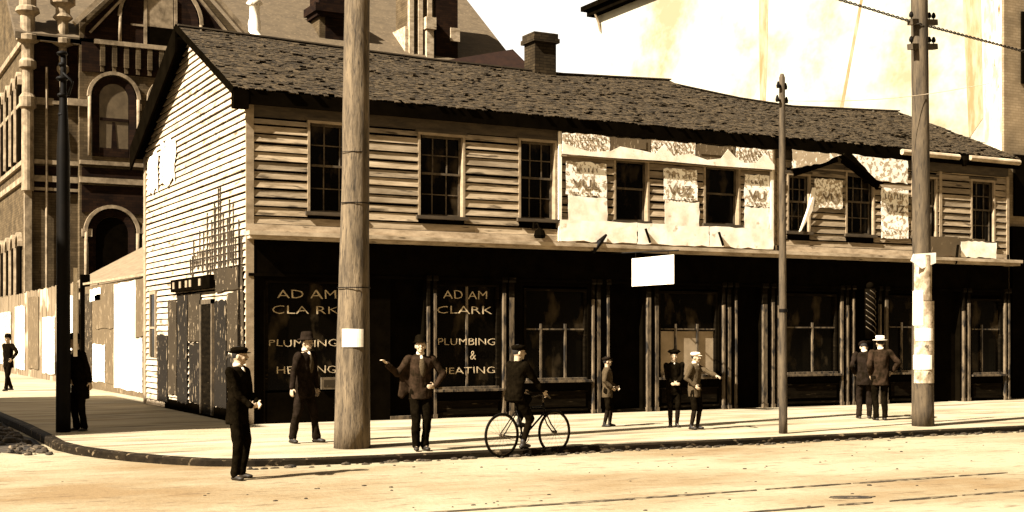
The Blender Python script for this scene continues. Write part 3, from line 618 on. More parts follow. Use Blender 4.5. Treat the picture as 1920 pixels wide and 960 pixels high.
q = MB(); up_ = [(12.88, 5.98), (12.6, 6.24), (12.35, 6.0), (12.0, 5.97), (11.75, 6.06), (11.5, 6.26), (11.3, 6.03), (10.9, 5.97), (10.4, 6.08), (9.95, 6.0), (9.7, 6.26), (9.45, 6.02), (9.0, 6.08), (8.5, 6.12), (8.25, 6.0), (7.7, 5.95), (7.3, 6.03), (7.0, 6.1)]
q.prism([(7.0, -.155, 5.86), (8.2, -.155, 5.85), (9.6, -.155, 5.87), (11.2, -.155, 5.85), (12.88, -.155, 5.86)] + [(x, -.155, z) for x, z in up_], (0, .006, 0)); q.build('paper_banner', 'white', label='long torn white paper streamer with pointed peaks running above the open windows', cat='banner')
mb_ = MB()
for a_, b_ in ((7.0, 8.38), (8.4, 12.85)): mb_.box(a_, -.1, 5.82, b_, -.03, 5.85)
mb_.build('batten', 'trim', label='thin wooden batten nailed across the front under the white streamer', cat='batten')
for i, (a_, b_) in enumerate(((6.95, 8.95), (8.97, 10.95), (10.97, 12.85))):
    front_paper('paper_sheet', rect(a_, b_, 3.96, 4.42), ['white', 'white', 'white'][i], ['long white sheet above the ledge with grubby marks at its left end', 'clean long white sheet above the ledge, middle of three', 'long white sheet above the ledge, beside the joint of the two houses'][i], 'poster', 'long white sheets along the ledge', seed=30 + i, y=-.14)
for i, (x, s) in enumerate(((9.15, 1), (11.2, 1))):
    q = MB(); q.bar((x, -.2, 4.3), (x + .12, -.21, 3.98), .02, .07, up=(0, 1, 0)); q.build('torn_strip', 'tar', label=['dark torn slit hanging in the middle of the white ledge sheets', 'dark torn slit hanging near the right end of the white ledge sheets'][i], cat='torn paper')
q = MB(); q.tube([(7.75, -.2, 3.72), (7.9, -.26, 3.95), (8.1, -.2, 4.12)], [.05, .07, .03], 7); q.build('bent_bracket', 'iron', label='black bent iron bracket sticking up through the ledge left of the hanging sign', cat='bracket')
q = MB(); q.box(6.95, -.075, 3.95, 7.03, -.045, 6.36); q.build('edge_board', 'white', house)
q = MB(); q.box(12.82, -.1, 3.95, 12.9, -.055, 6.3); q.build('edge_board', 'white', house)
for k_, (a, x0, x1) in enumerate(PM):
    print_marks(a, x0, x1, 5.01, 5.06, 60 + k_, y=-.075); print_marks(a, x0 + .05, x1 - .1, 5.5, 5.6, 70 + k_, y=-.075)
# on the right house
a = front_paper('poster', rect(14.2, 15.1, 5.03, 5.74), 'paper1', 'printed bill under the broken gable hood', seed=41)
text_mesh('VU', 'lettering', a, (14.45, -.075, 5.18), .5, .2, 'fadedink')
a = front_paper('poster', rect(16.38, 17.3, 4.36, 5.62), 'paper4', 'tall printed bill between the second window and the thick papered pole', seed=42, nz=10)
text_mesh('VUZ', 'lettering', a, (16.5, -.075, 5.0), .68, .2, 'fadedink'); print_marks(a, 16.5, 17.2, 5.35, 5.5, 81, y=-.075); print_marks(a, 16.5, 17.2, 4.5, 4.56, 82, y=-.075)
front_paper('poster', [(13.35, 5.9), (14.3, 6.1), (14.9, 6.34), (13.35, 6.36)], 'paper2', 'torn bill left of the peak of the broken gable hood', seed=43, y=-.24)
front_paper('poster', [(16.05, 5.78), (17.1, 5.74), (17.1, 6.34), (15.25, 6.36)], 'paper4', 'large torn bill right of the peak of the broken gable hood', seed=44, y=-.24, nz=8)
q = MB(); q.prism([(14.1, -.1, 5.5), (14.22, -.1, 5.5), (14.12, -.1, 4.95), (13.72, -.13, 4.42), (13.66, -.13, 4.4), (13.95, -.1, 5.0)], (0, .01, 0)); q.build('torn_strip', 'white', label='loose white strip of paper hanging beside the first window right of the thin pole', cat='torn paper')
front_paper('poster', rect(17.9, 20.0, 3.95, 4.45), 'papertan', 'tan sheet on the ledge behind the thick papered pole', seed=45, y=-.1, nx=12)
front_paper('signboard', rect(19.05, 20.35, 3.94, 4.36), 'white', 'white signboard leaning on the ledge under the last upstairs window', 'sign', seed=46, y=-.17)
q = MB(); q.bar((18.9, -.22, 4.25), (18.8, -.24, 3.75), .03, .06, up=(0, 1, 0)); q.build('torn_strip', 'tar', label='dark torn strip beside the white signboard on the ledge', cat='torn paper')
# hanging sign
hs_ = empty('hanging_sign', (8.8, -1.0, 2.95), 'blank white rectangular sign hanging out over the sidewalk', 'sign')
q = MB(); q.hexa([(8.55, -.55, 2.97), (9.12, -1.35, 3.01), (9.14, -1.335, 3.01), (8.57, -.535, 2.97), (8.55, -.55, 3.585), (9.12, -1.35, 3.65), (9.14, -1.335, 3.65), (8.57, -.535, 3.585)]); q.build('sign_board', 'white', hs_)
q = MB(); q.tube([(8.35, -.03, 3.72), (9.2, -1.42, 3.74)], .015); q.tube([(8.62, -.6, 3.72), (8.62, -.6, 3.57)], .008); q.tube([(9.05, -1.23, 3.73), (9.05, -1.23, 3.62)], .008); q.build('bracket', 'iron', hs_)
# barber's pole
bp_ = empty('striped_pole', (15.86, -.12, 1.7), 'thin barber pole with slanting pale stripes hung beside a shop door', 'barber pole')
q = MB(); q.lathe([(.13, 1.8), (.13, 3.05)], (15.86, -.22, 0), 18); q.build('shaft', 'black', bp_, smooth=True)
for k in range(-1, 9):
    pts = [(15.86 + .135 * math.cos(a), -.22 + .135 * math.sin(a), 1.95 + .14 * k + .30 * (-(a) / math.pi)) for a in [R(-180 + 15 * i) for i in range(13)]]
    pts = [p for p in pts if 1.82 < p[2] < 3.03]
    if len(pts) > 2: q = MB(); q.tube(pts, .010, 5); q.build('stripe', 'post', bp_)
q = MB(); q.ell((15.86, -.22, 3.12), (.1, .1, .1)); q.ell((15.86, -.22, 1.75), (.09, .09, .08)); q.bar((15.86, 0, 2.9), (15.86, -.15, 2.9), .04, .04); q.build('finial', 'black', bp_, smooth=True)

# ------------------------------------------------------------------ poles
def pole(name, label, base, prof, m, n=20, lean=(0, 0), cat='pole', wob=.012):
    o = empty(name, base, label, cat); q = MB(); rs = []
    zs = []
    for (r0, z0), (r1, z1) in zip(prof, prof[1:]):
        k = max(1, int((z1 - z0) / .3))
        for i in range(k): zs.append((r0 + (r1 - r0) * i / k, z0 + (z1 - z0) * i / k))
    zs.append(prof[-1])
    for r, z in zs:
        cx = base[0] + lean[0] * (z - base[2]); cy = base[1] + lean[1] * (z - base[2])
        rs.append([(cx + r * math.cos(a) * (1 + wob * 3 * noise.noise(Vector((math.cos(a) * 2, math.sin(a) * 2, z * .8 + base[0])))), cy + r * math.sin(a) * (1 + wob * 3 * noise.noise(Vector((math.cos(a) * 2 + 5, math.sin(a) * 2, z * .8)))), z) for a in [2 * math.pi * j / n for j in range(n)]])
    q.rings(rs); q.build('shaft', m, o, smooth=True); return o
p1 = pole('utility_pole', 'thick weathered wooden pole in the foreground, carrying a small white notice', (.03, -5.55, .1), [(.292, .08), (.27, 1.2), (.225, 3.6), (.2, 7), (.18, 12)], 'pole', 28, lean=(.012, 0), wob=.02)
def wrap(par, c, r, a0, a1, z0, z1, m, name='notice', n=10, t=.006, label=None):
    q = MB(); rs = []
    for i in range(n + 1):
        a = R(a0 + (a1 - a0) * i / n); rs.append([(c[0] + (r + d) * math.cos(a), c[1] + (r + d) * math.sin(a), z) for d, z in ((0, z0), (t, z0), (t, z1), (0, z1))])
    q.rings(rs); return q.build(name, m, par, label=label)
wrap(p1, (.05, -5.55), .275, -150, -78, 1.70, 1.98, 'white', label='white paper notice'); q = MB(); q.box(.16, -5.86, 1.88, .2, -5.81, 1.92)
wrap(p1, (.05, -5.55), .262, -185, 0, 2.62, 2.635, 'iron', name='iron_band'); wrap(p1, (.07, -5.55), .232, -185, 0, 3.95, 3.965, 'iron', name='iron_band'); wrap(p1, (.07, -5.55), .218, -185, 0, 4.75, 4.76, 'iron', name='iron_band')
p2 = pole('utility_pole', 'wooden pole at the right with crossarms above, its lower half pasted with pale paper', (11.75, -6.05, .1), [(.215, .08), (.2, 1.5), (.175, 3.4), (.165, 6), (.15, 12)], 'poledark', 22, lean=(-.012, 0), wob=.02)
pc = lambda z: (11.75 - .012 * (z - .1), -6.05)
M['polepaper'] = mat('weathered_pasted_paper', sep(.42), sep(.17), (6, 6, 5), lo=.42, hi=.6, c3=sep(.06), lo3=.62, hi3=.7, scale3=(12, 12, 6))
wrap(p2, pc(1), .208, -185, -10, .95, 2.55, 'polepaper', 'pasted_paper', 18); wrap(p2, pc(3), .182, -185, 0, 2.56, 3.45, 'polepaper', 'pasted_paper', 18)
wrap(p2, pc(1.4), .222, -185, -85, 1.22, 1.5, 'white'); wrap(p2, pc(1.9), .212, -170, -30, 1.78, 2.02, 'white'); wrap(p2, pc(2.4), .205, -190, -130, 2.08, 2.75, 'white')
q = MB(); q.prism([(11.28, -6.2, 3.32), (11.55, -6.22, 3.18), (11.9, -6.24, 3.3), (11.9, -6.24, 3.5), (11.35, -6.2, 3.46)], (0, .01, 0)); q.build('torn_paper', 'white', p2)
wd_ = Vector((math.cos(R(62)), math.sin(R(62)), 0))     # crossarm direction seen nearly end-on
for z, L in ((8.0, .62), (7.52, .66)):
    c = Vector((11.66, -6.05, z)); q = MB(); q.bar(c - Vector((.36, .1, .04)), c + Vector((.56, .14, .10)), .12, .11); a_ = q.build('crossarm', 'poledark', p2)
    for s in (-.3, .34, .5): q = MB(); q.lathe([(.012, -.03), (.012, .06), (.035, .06), (.045, .1), (.03, .15), (.012, .17)], (c.x + s, c.y + s * .25, z + .05 + s * .14), 10); q.build('insulator', 'iron', a_)
q = MB()
def braid(q, a, b, r=.018, turns=26, sag=.0, n=160):
    a = Vector(a); b = Vector(b)
    for ph in (0, math.pi):
        pts = []
        for i in range(n + 1):
            t = i / n; p = a.lerp(b, t); p.z -= sag * math.sin(math.pi * t); an = ph + 2 * math.pi * turns * t
            pts.append(p + Vector((.25 * math.cos(an), -.5 * math.cos(an), math.sin(an))) * r)
        q.tube(pts, r * .75, 5)
braid(q, (3.5, -4.6, 9.55), (11.6, -6.2, 7.92), turns=40, n=320); q.build('power_cable', 'cable', label='thick twisted cable running from the crossarm pole up out of the top of the picture', cat='cable')
q = MB(); braid(q, (11.75, -6.2, 7.92), (20.2, -6.35, 7.15), turns=40, n=320); q.build('power_cable', 'cable', label='thick twisted cable sloping down from the crossarm pole to the right edge', cat='cable')
p3 = pole('telegraph_pole', 'thin wooden pole standing between the two thicker poles, topped with small insulators', (8.05, -6.3, .1), [(.08, .08), (.072, 2), (.055, 6.55), (.03, 6.62)], 'poledark', 14, lean=(-.004, 0))
wrap(p3, (8.05, -6.3), .078, -190, -60, 2.3, 2.36, 'iron', 'iron_band')
for z, s in ((6.38, .11), (6.13, .13)):
    q = MB(); q.bar((8.02 - s, -6.33, z), (8.02 + s, -6.27, z), .035, .035); a_ = q.build('crossarm', 'iron', p3)
    for k in (-1, 1): q = MB(); q.lathe([(.03, -.03), (.035, .02), (.02, .07), (.012, .09)], (8.02 + k * s, -6.3 + .03 * k, z), 8); q.build('insulator', 'iron', a_)
q = MB(); q.tube([Vector((8.16, -6.3, 6.14)).lerp(Vector((13.4, -6.2, 6.95)), i / 20) - Vector((0, 0, .12 * math.sin(math.pi * i / 20))) for i in range(21)], .006, 5); q.build('thin_wire', 'thinwire', label='faint thin wire stretched from the thin pole past the thick pole', cat='wire')
p4 = pole('lamp_post', 'slim black iron post at the left corner with a man leaning against it', (-3.5, -.35, .12), [(.13, .1), (.13, 1.4), (.125, 1.42), (.115, 5.2), (.06, 6.3), (.05, 7.0)], 'iron', 16)
q = MB()
for z, r in ((6.95, .1), (6.75, .07), (6.5, .11), (6.2, .09), (5.85, .08)): q.ell((-3.52, -.35, z), (r, r, .05), n=10, k=6); q.build('collar', 'iron', p4, smooth=True); q = MB()
q.tube([(-3.52, -.4, 6.6), (-3.35, -.4, 6.45), (-3.42, -.4, 6.2)], .025); q.build('fitting', 'iron', p4, smooth=True)
q = MB(); q.box(-3.33, -.38, 1.5, -3.26, -.35, 3.1); q.build('notice_board', 'white', p4, label='narrow white notice strip')
q = MB(); q.box(-3.3, .1, 3.9, -3.16, .13, 4.2); q = MB()

# ------------------------------------------------------------------ hoardings and shed up the side street
hf = empty('hoarding', (.55, 10, .15), 'tall billboard hoarding on the side street pasted with a big white sheet and tan bills', 'hoarding')
q = MB(); q.box(.6, 10.0, .15, .68, 20.8, 3.52); q.build('board_wall', 'papertan', hf)
q = MB(); q.box(.4, 9.75, .15, .62, 9.98, 3.75); q.build('end_post', 'tar', hf)
q = MB(); q.bar((.58, 10, 3.55), (.58, 20.8, 3.62), .1, .07); q.build('top_rail', 'trim', hf)
for i, (y0, y1, z0, z1, m, l) in enumerate([(12.9, 15.9, .3, 3.45, 'white', 'big blank white sheet'), (10.1, 12.0, .3, 1.8, 'papergrey', None), (10.1, 12.8, 1.85, 3.45, 'papertan', None), (16.0, 17.2, .4, 2.0, 'papertan', None), (17.3, 19.4, .4, 1.6, 'paper1', None), (16.0, 19.0, 2.1, 3.2, 'papertan', None), (19.5, 20.7, .4, 3.3, 'papergrey', None), (12.0, 12.85, .3, 1.8, 'paper0', None), (18.0, 19.8, 3.0, 3.4, 'white', None)]):
    side_paper(y0, y1, z0, z1, m, x=.585 - .004 * (i % 3), par=hf, lab=l, seed=60 + i, name='poster')
ff = empty('board_fence', (.6, 22, .15), 'pale board fence farther up the side street below the brick tower, patched with bills', 'fence')
q = MB(); rng = random.Random(4)
y = 22.3
while y < 46: q.box(.6 + rng.uniform(0, .02), y, .15, .65, y + .27, 3.75 + rng.uniform(-.03, .05)); y += .285
q.build('boards', mat('fence_boards', sep(.17), sep(.1), (3, 3, 1.2), c3=sep(.35), lo3=.55, hi3=.6, scale3=(1, .5, .5)), ff)
for i, (y0, y1, z0, z1, m) in enumerate([(23.0, 26.0, .4, 3.3, 'white'), (27, 30, .4, 2.6, 'paper1'), (31, 34, .5, 3.5, 'papertan'), (35, 38, .4, 3.2, 'paper4'), (39.5, 44, .5, 3.0, 'paper2')]): side_paper(y0, y1, z0, z1, m, x=.57, par=ff, seed=80 + i)
q = MB(); q.box(.5, 21.0, .15, .8, 21.2, 3.95); q.build('gate_post', 'tar', ff)
sh = empty('shed', (3, 15, .15), 'low shed behind the hoarding with a plain tan sloping roof', 'shed')
q = MB(); q.hexa([(1.1, 10.0, 3.62), (5.2, 10.0, 5.9), (5.2, 29.0, 5.9), (1.1, 29.0, 3.62), (1.1, 10.0, 3.7), (5.2, 10.0, 5.98), (5.2, 29.0, 5.98), (1.1, 29.0, 3.7)]); q.build('roof', 'shed', sh)
q = MB(); q.prism([(1.25, 10.1, .15), (5.2, 10.1, .15), (5.2, 10.1, 5.8), (1.25, 10.1, 3.6)], (0, 18.8, 0)); q.build('wall', 'trim', sh)

# ------------------------------------------------------------------ brick civic building behind (front at y=45)
tb = empty('brick_hall', (2, 45, .1), 'large ornate Victorian brick hall with arched windows and slate roof behind the corner house', 'building')
FY = 45.0
q = MB(); q.box(2.0, FY, .1, 30.3, 64, 17.3); q.build('wall', 'tbrick', tb)
q = MB()   # big roof
sl_t = math.tan(R(39)); rz = 17.3 + 9.6 * sl_t
V = [(1.4, FY - .5, 17.1), (30.9, FY - .5, 17.1), (30.9, FY + 9.6, rz), (1.4, FY + 9.6, rz), (1.4, 64.7, 17.1), (30.9, 64.7, 17.1)]
q.add(V + [(x, y, z - .35) for x, y, z in V], [(0, 1, 2, 3), (3, 2, 5, 4), (6, 9, 8, 7), (9, 10, 11, 8), (0, 6, 7, 1), (4, 5, 11, 10), (1, 7, 8, 2), (2, 8, 11, 5), (0, 3, 9, 6), (3, 4, 10, 9)])
troof = q.build('roof', 'tslate', tb)
q = MB(); q.prism([(2.1, 45.1, 17.2), (2.1, 63.9, 17.2), (2.1, 54.6, rz - .4)], (.3, 0, 0)); q.build('gable_wall', 'tbrick', tb); q = MB(); q.prism([(30, 45.1, 17.2), (30, 63.9, 17.2), (30, 54.6, rz - .4)], (.3, 0, 0)); q.build('gable_wall', 'tbrick', tb)
# projecting gabled bay with the big arch, x 4.4 .. 12.9
BX0, BX1, BY = 4.5, 13.1, FY - .5
q = MB(); q.prism([(BX0, BY, .1), (BX1, BY, .1), (BX1, BY, 17.9), (8.75, BY, 22.3), (BX0, BY, 17.9)], (0, .9, 0)); q.build('bay_wall', 'tbrick', tb)
q = MB(); q.box(BX0 + .1, BY - .05, 15.4, BX1 - .1, BY, 16.9); q.prism([(BX0 + .2, BY - .04, 17.1), (BX1 - .2, BY - .04, 17.1), (BX1 - .3, BY - .04, 17.7), (8.75, BY - .04, 21.9), (BX0 + .3, BY - .04, 17.7)], (0, .03, 0)); q.box(2.3, FY - .04, 13.8, 4.5, FY, 17.0); q.box(2.2, FY - .04, 9.15, 4.5, FY, 9.7); q.box(4.6, BY - .04, 8.2, 13, BY, 9.6); q.box(2.3, FY - .05, 10.05, 4.5, FY, 10.5); q.box(4.6, BY - .05, 10.05, 13, BY, 10.5); q.build('shade_band', 'tbrickd', tb)  # dark bands paint the shaded areas of the brick front
q = MB()
for a, b in (((BX0 - .3, 17.75), (8.75, 22.75)), ((8.75, 22.75), (BX1 + .35, 17.9))):
    q.bar((a[0], BY - .22, a[1]), (b[0], BY - .22, b[1]), .3, .22, up=(0, 0, 1)); q.bar((a[0] + (.8 if a[0] < 8 else 0), BY - .14, a[1] - (.35 if a[0] < 8 else .9)), (b[0] - (.8 if b[0] > 9 else 0), BY - .14, b[1] - (.9 if b[0] < 9 else .35)), .2, .12, up=(0, 0, 1))
q.build('gable_coping', 'tstone', tb)
q = MB()
for z, h in ((10.7, .22), (9.85, .3), (13.75, .18)): q.box(1.85, FY - .16, z - h / 2, 4.5, FY, z + h / 2)
for z, h in ((10.75, .2), (9.85, .28)): q.box(4.5, BY - .16, z - h / 2, 13.2, BY, z + h / 2)
q.box(5.2, BY - .2, 16.85, 13.0, BY, 17.08); q.box(1.8, FY - .14, 9.25, 4.5, FY, 9.4)
for x0, x1 in ((2.3, 3.3), (3.9, 5.0), (7.35, 7.6)): q.box(x0, BY - .14 if x0 > 3.8 else FY - .14, 13.6, x1, BY if x0 > 3.8 else FY, 13.95)
q.box(4.6, BY - .16, 6.95, 5.1, BY, 7.35)
# the same courses carried round the side wall
for z, h in ((10.7, .22), (9.85, .3), (13.75, .18), (16.9, .3)): q.box(1.84, FY, z - h / 2, 2.0, 64, z + h / 2)
q.build('string_course', 'tstone', tb)
q = MB()
for i in range(13): x = 5.5 + i * .6; q.box(x, BY - .17, 15.75, x + .24, BY, 16.85); q.box(x + .02, BY - .13, 15.45, x + .2, BY, 15.75)
q.build('corbel_row', 'tbrick', tb)
def hall_window(cx, wd, z0, zs, black=False, glass='glass', big=False):
    r = wd / 2; y = BY
    q = MB(); ro, ri = r + .62 * (1 if not big else 1.0), r + .44
    o = arc(cx, zs, ro, 180, 0, 18); i_ = arc(cx, zs, ri, 180, 0, 18)
    q.rings([[(a[0], y - .2, a[1]), (b[0], y - .2, b[1]), (b[0], y, b[1]), (a[0], y, a[1])] for a, b in zip(o, i_)])
    w_ = q.build('arched_window', 'tstone', tb)
    q = MB(); o = arc(cx, zs, r + .36, 180, 0, 18); i_ = arc(cx, zs, r + .02, 180, 0, 18)
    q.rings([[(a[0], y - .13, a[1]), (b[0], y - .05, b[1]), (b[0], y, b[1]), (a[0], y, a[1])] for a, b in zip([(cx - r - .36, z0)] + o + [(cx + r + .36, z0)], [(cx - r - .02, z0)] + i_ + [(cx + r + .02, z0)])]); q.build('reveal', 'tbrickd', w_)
    for k in (-1, 1): q = MB(); q.tube([(cx + k * (r + .5), y - .12, z0), (cx + k * (r + .5), y - .12, zs)], .09, 8); q.build('colonnette', 'tstone', w_, smooth=True)
    q = MB(); q.prism([(cx - r, y - .03, z0), (cx + r, y - .03, z0)] + [(a, y - .03, b) for a, b in arc(cx, zs, r, 0, 180, 16)], (0, .02, 0)); q.build('pane', 'tar' if black else 'tglass', w_)
    return w_
M['tglass'] = mat('shaded_hall_glass', sep(.10), sep(.06), (2, 2, 2), rough=.5)
a = hall_window(6.2, 1.45, 11.1, 14.15)
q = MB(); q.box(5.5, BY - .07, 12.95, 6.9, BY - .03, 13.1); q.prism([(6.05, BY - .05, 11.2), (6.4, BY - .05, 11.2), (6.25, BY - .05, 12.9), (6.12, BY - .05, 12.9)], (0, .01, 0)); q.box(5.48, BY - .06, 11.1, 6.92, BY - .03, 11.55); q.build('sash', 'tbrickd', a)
hall_window(9.2, 1.45, 11.1, 14.15); hall_window(12.0, 1.1, 11.1, 14.15)
hall_window(6.1, 1.6, 3.2, 7.2, black=True); hall_window(9.0, 1.6, 3.2, 7.2, black=True)
a = hall_window(8.6, 3.2, 17.1, 18.4, big=True)
q = MB(); q.box(7.72, BY - .09, 17.1, 7.88, BY - .03, 19.7); q.box(9.3, BY - .09, 17.1, 9.46, BY - .03, 19.6); q.box(7.05, BY - .08, 18.0, 7.72, BY - .03, 18.1); q.build('mullion', 'tstone', a)
q = MB(); q.box(7.9, BY - .06, 18.05, 9.25, BY - .03, 19.7); q.build('blind', 'tblind', a) if 0 else q.build('blind', 'tstone', a)
q = MB(); q.box(7.9, BY - .062, 17.12, 9.28, BY - .03, 18.0); q.build('open_sash', 'tar', a)
for x in (2.05, 3.75):      # round corner shafts
    q = MB(); y = FY - .1
    q.lathe([(.3, 9.2), (.3, 13.3), (.42, 13.4), (.42, 13.9), (.28, 14.1), (.26, 15.3), (.42, 15.4), (.42, 15.7), (.3, 15.85), (.3, 16.6), (.55, 16.75), (.55, 17.0), (.36, 17.1), (.36, 18.0), (.6, 18.2), (.55, 18.4), (.42, 18.5), (.42, 19.2), (.62, 19.3), (.62, 19.5), (.1, 20.6)] if x < 3 else
            [(.16, 13.5), (.16, 15.2), (.3, 15.4), (.3, 15.6), (.2, 15.7), (.2, 16.6), (.5, 16.75), (.5, 17.0), (.28, 17.1), (.28, 17.9), (.5, 18.1), (.36, 18.3), (.36, 18.6), (.62, 18.8), (.62, 19.2), (.1, 20.4)], (x, y, 0), 14)
    q.build('corner_shaft', 'tstone', tb, smooth=False)
q = MB(); q.box(1.7, FY - .5, 16.78, 4.6, FY, 17.0); q.build('cornice', 'tstone', tb)
q = MB(); q.box(1.9, FY - .1, .1, 2.25, FY + .2, 9.9); q.build('quoin', 'tstone', tb)
q = MB(); q.tube([(2.95, FY - .15, 1), (2.95, FY - .15, 15.5)], .07, 6); q.build('downpipe', 'tstone', tb)
for y in (46.6, 48.6, 50.8, 53.2, 55.8):   # side windows
    for z0, z1 in ((2.5, 7.0), (10.95, 15.3)):
        q = MB(); q.prism([(1.9, y, z0), (1.9, y + 1.0, z0)] + [(1.9, y + .5 + .5 * math.cos(R(t)), z1 - .5 + .5 * math.sin(R(t))) for t in range(0, 181, 20)], (.08, 0, 0)); a = q.build('side_window', 'tar', tb)
        q = MB(); q.rings([[(1.78, y + .5 + r_ * math.cos(R(t)), z1 - .5 + r_ * math.sin(R(t))) for r_ in (.55, .75)] + [(2.0, y + .5 + r_ * math.cos(R(t)), z1 - .5 + r_ * math.sin(R(t))) for r_ in (.75, .55)] for t in range(0, 181, 20)]); q.tube([(1.85, y + 1.2, z0), (1.85, y + 1.2, z1)], .12, 6); q.build('arch_moulding', 'tstone', a)
# finial, chimneys
q = MB(); q.lathe([(.7, 17.9), (.75, 18.1), (.42, 18.2), (.32, 18.5), (.36, 18.9), (.28, 19.2), (.28, 19.9), (.46, 20.0), (.3, 20.2), (.1, 20.9), (.02, 21.1)], (13.75, FY - .2, 0), 12); fo = q.build('finial', 'white', tb, smooth=True); q = MB(); q.box(13.1, FY - .7, 17.7, 14.4, FY + .3, 17.9); q.build('finial_base', 'tstone', fo)
def stack(x0, x1, y0, y1, z0, z1, name='chimney'):
    q = MB(); q.box(x0, y0, z0, x1, y1, z1); o = q.build(name, 'tbrick', tb)
    return o
o = stack(18.25, 19.9, 47.0, 48.4, 17.5, 20.3); q = MB(); q.box(18.05, 46.8, 20.3, 20.1, 48.6, 20.55); q.box(17.9, 46.65, 20.55, 20.25, 48.75, 21.0); q.box(18.2, 46.9, 21.0, 19.95, 48.5, 21.8); q.build('cap', 'tbrickd', o)
q = MB(); q.box(18.6, 46.95, 17.5, 19.92, 47.0, 20.3); q.build('shade_face', 'tbrickd', o)  # dark front painted on as the chimney's shaded side
o = stack(23.7, 26.1, 46.6, 48.6, 17.4, 25.0); q = MB()
for x in (23.62, 24.2, 24.8): q.box(x, 46.35, 18.3, x + .28, 46.62, 25)
q.box(23.3, 46.1, 17.3, 26.9, 49.0, 17.95); q.box(24.55, 46.0, 20.1, 25.2, 46.6, 20.8); q.box(24.65, 46.15, 18.0, 25.1, 46.6, 20.1); q.box(26.3, 46.3, 19.6, 26.9, 46.8, 20.4); q.box(23.4, 46.5, 18.0, 23.62, 48.4, 20.2)
q.build('stone_pilaster', 'ledge', o)
q = MB(); q.box(25.35, 46.4, 18.0, 26.8, 46.62, 25); q.build('shade_face', 'tbrickd', o)  # shaded part of the stack front, put in as dark brick
q = MB(); q.add([(25.6, 44.0, 17.2), (30.9, 44.0, 17.2), (30.0, 45.9, 18.55), (28.4, 46.4, 18.9), (26.6, 45.9, 17.9)], [(0, 1, 2, 3, 4)]); 
q = MB(); q.prism([(25.3, 45.2, 17.2), (31.1, 44.4, 17.2), (31.0, 44.4, 17.85), (29.6, 44.6, 19.1), (25.3, 45.2, 18.1)], (0, 1.0, 0)); q.build('side_gable', 'tslated', tb)  # cross gable in shade, the shade is in its dark colour

# ------------------------------------------------------------------ tall plastered building at the right
tl = empty('tall_building', (21.6, .7, .1), 'tall building at far right with huge blank stained pale side wall', 'building')
q = MB(); q.box(21.6, .7, .1, 36, 22.0, 15.55); q.build('side_wall', 'plaster', tl)
q = MB(); q.box(21.55, .62, .1, 36, .698, 15.5); q.build('front_wall', 'greybrick', tl)
M['stain'] = mat('water_stain', (.17, .11, .045), (.26, .2, .12), (3, 3, .7), lo=.4, hi=.6)
for pts in ([(11.35, 15.3), (10.75, 15.3), (10.85, 12.0), (11.0, 9.0), (11.25, 9.0), (11.3, 12)], [(6.1, 13.2), (5.98, 13.2), (7.3, 8.4), (7.45, 8.4)], [(2.2, 12.6), (1.5, 12.6), (1.4, 8), (1.9, 7.5)]):
    q = MB(); q.prism([(21.588, y, z) for y, z in pts], (.004, 0, 0)); q.build('stain', 'stain', tl)
q = MB(); q.box(21.57, .72, 5.8, 21.598, 1.35, 15.4); q.build('corner_strip', 'pinkstain', tl)
q = MB(); q.box(21.1, .2, 15.55, 36.5, 22.55, 15.75); q.box(21.25, .2, 15.3, 36.5, 22.3, 15.55); q.build('roof', 'tar', tl)
q = MB(); q.box(22.2, .56, 8.9, 23.3, .618, 10.9); q.build('shutter', 'tar', tl); q = MB(); q.box(21.75, .5, .15, 24, .618, 4.9); q.box(21.9, .54, 5.2, 23.0, .618, 6.9); q.build('shutter', 'black', tl)
q = MB(); q.tube([(21.3, 21.7, 15.3), (21.45, 21.7, 15.0), (21.55, 21.7, 14.6)], .05); q.build('downpipe', 'trim', tl)

# ------------------------------------------------------------------ rest of the street, outside the frame (it shades and is mirrored)
def block(name, label, x0, x1, y0, y1, h, m, face):
    o = empty(name, ((x0 + x1) / 2, (y0 + y1) / 2, 0), label, 'building'); q = MB(); q.box(x0, y0, 0, x1, y1, h); q.build('wall', m, o)
    q = MB(); q.box(x0 - .3, y0 - .3, h, x1 + .3, y1 + .3, h + .35); q.build('roof', 'tar', o)
    q = MB(); k = int((x1 - x0 if face == 'y' else y1 - y0) / 3)
    for i in range(k):
        for z in range(1, int(h // 3.5)):
            if face == 'y': q.box(x0 + 1 + i * 3, y1 - .02, z * 3.5, x0 + 2.1 + i * 3, y1 + .03, z * 3.5 + 2)
            else: q.box(x1 - .02, y0 + 1 + i * 3, z * 3.5, x1 + .03, y0 + 2.1 + i * 3, z * 3.5 + 2)
    q.build('windows', 'glass', o)
block('brick_building', 'brick building across the side street beyond the left edge', -30, -16, -3.8, 10.4, 14.4, 'redbrick', 'x')
block('brick_building', 'long dark brick row across the main street behind the camera', -40, 8, -52, -36, 13, 'redbrick', 'y')
block('brick_building', 'second dark brick row across the main street behind the camera, farther right', 9, 70, -52, -36, 11, 'redbrick', 'y')

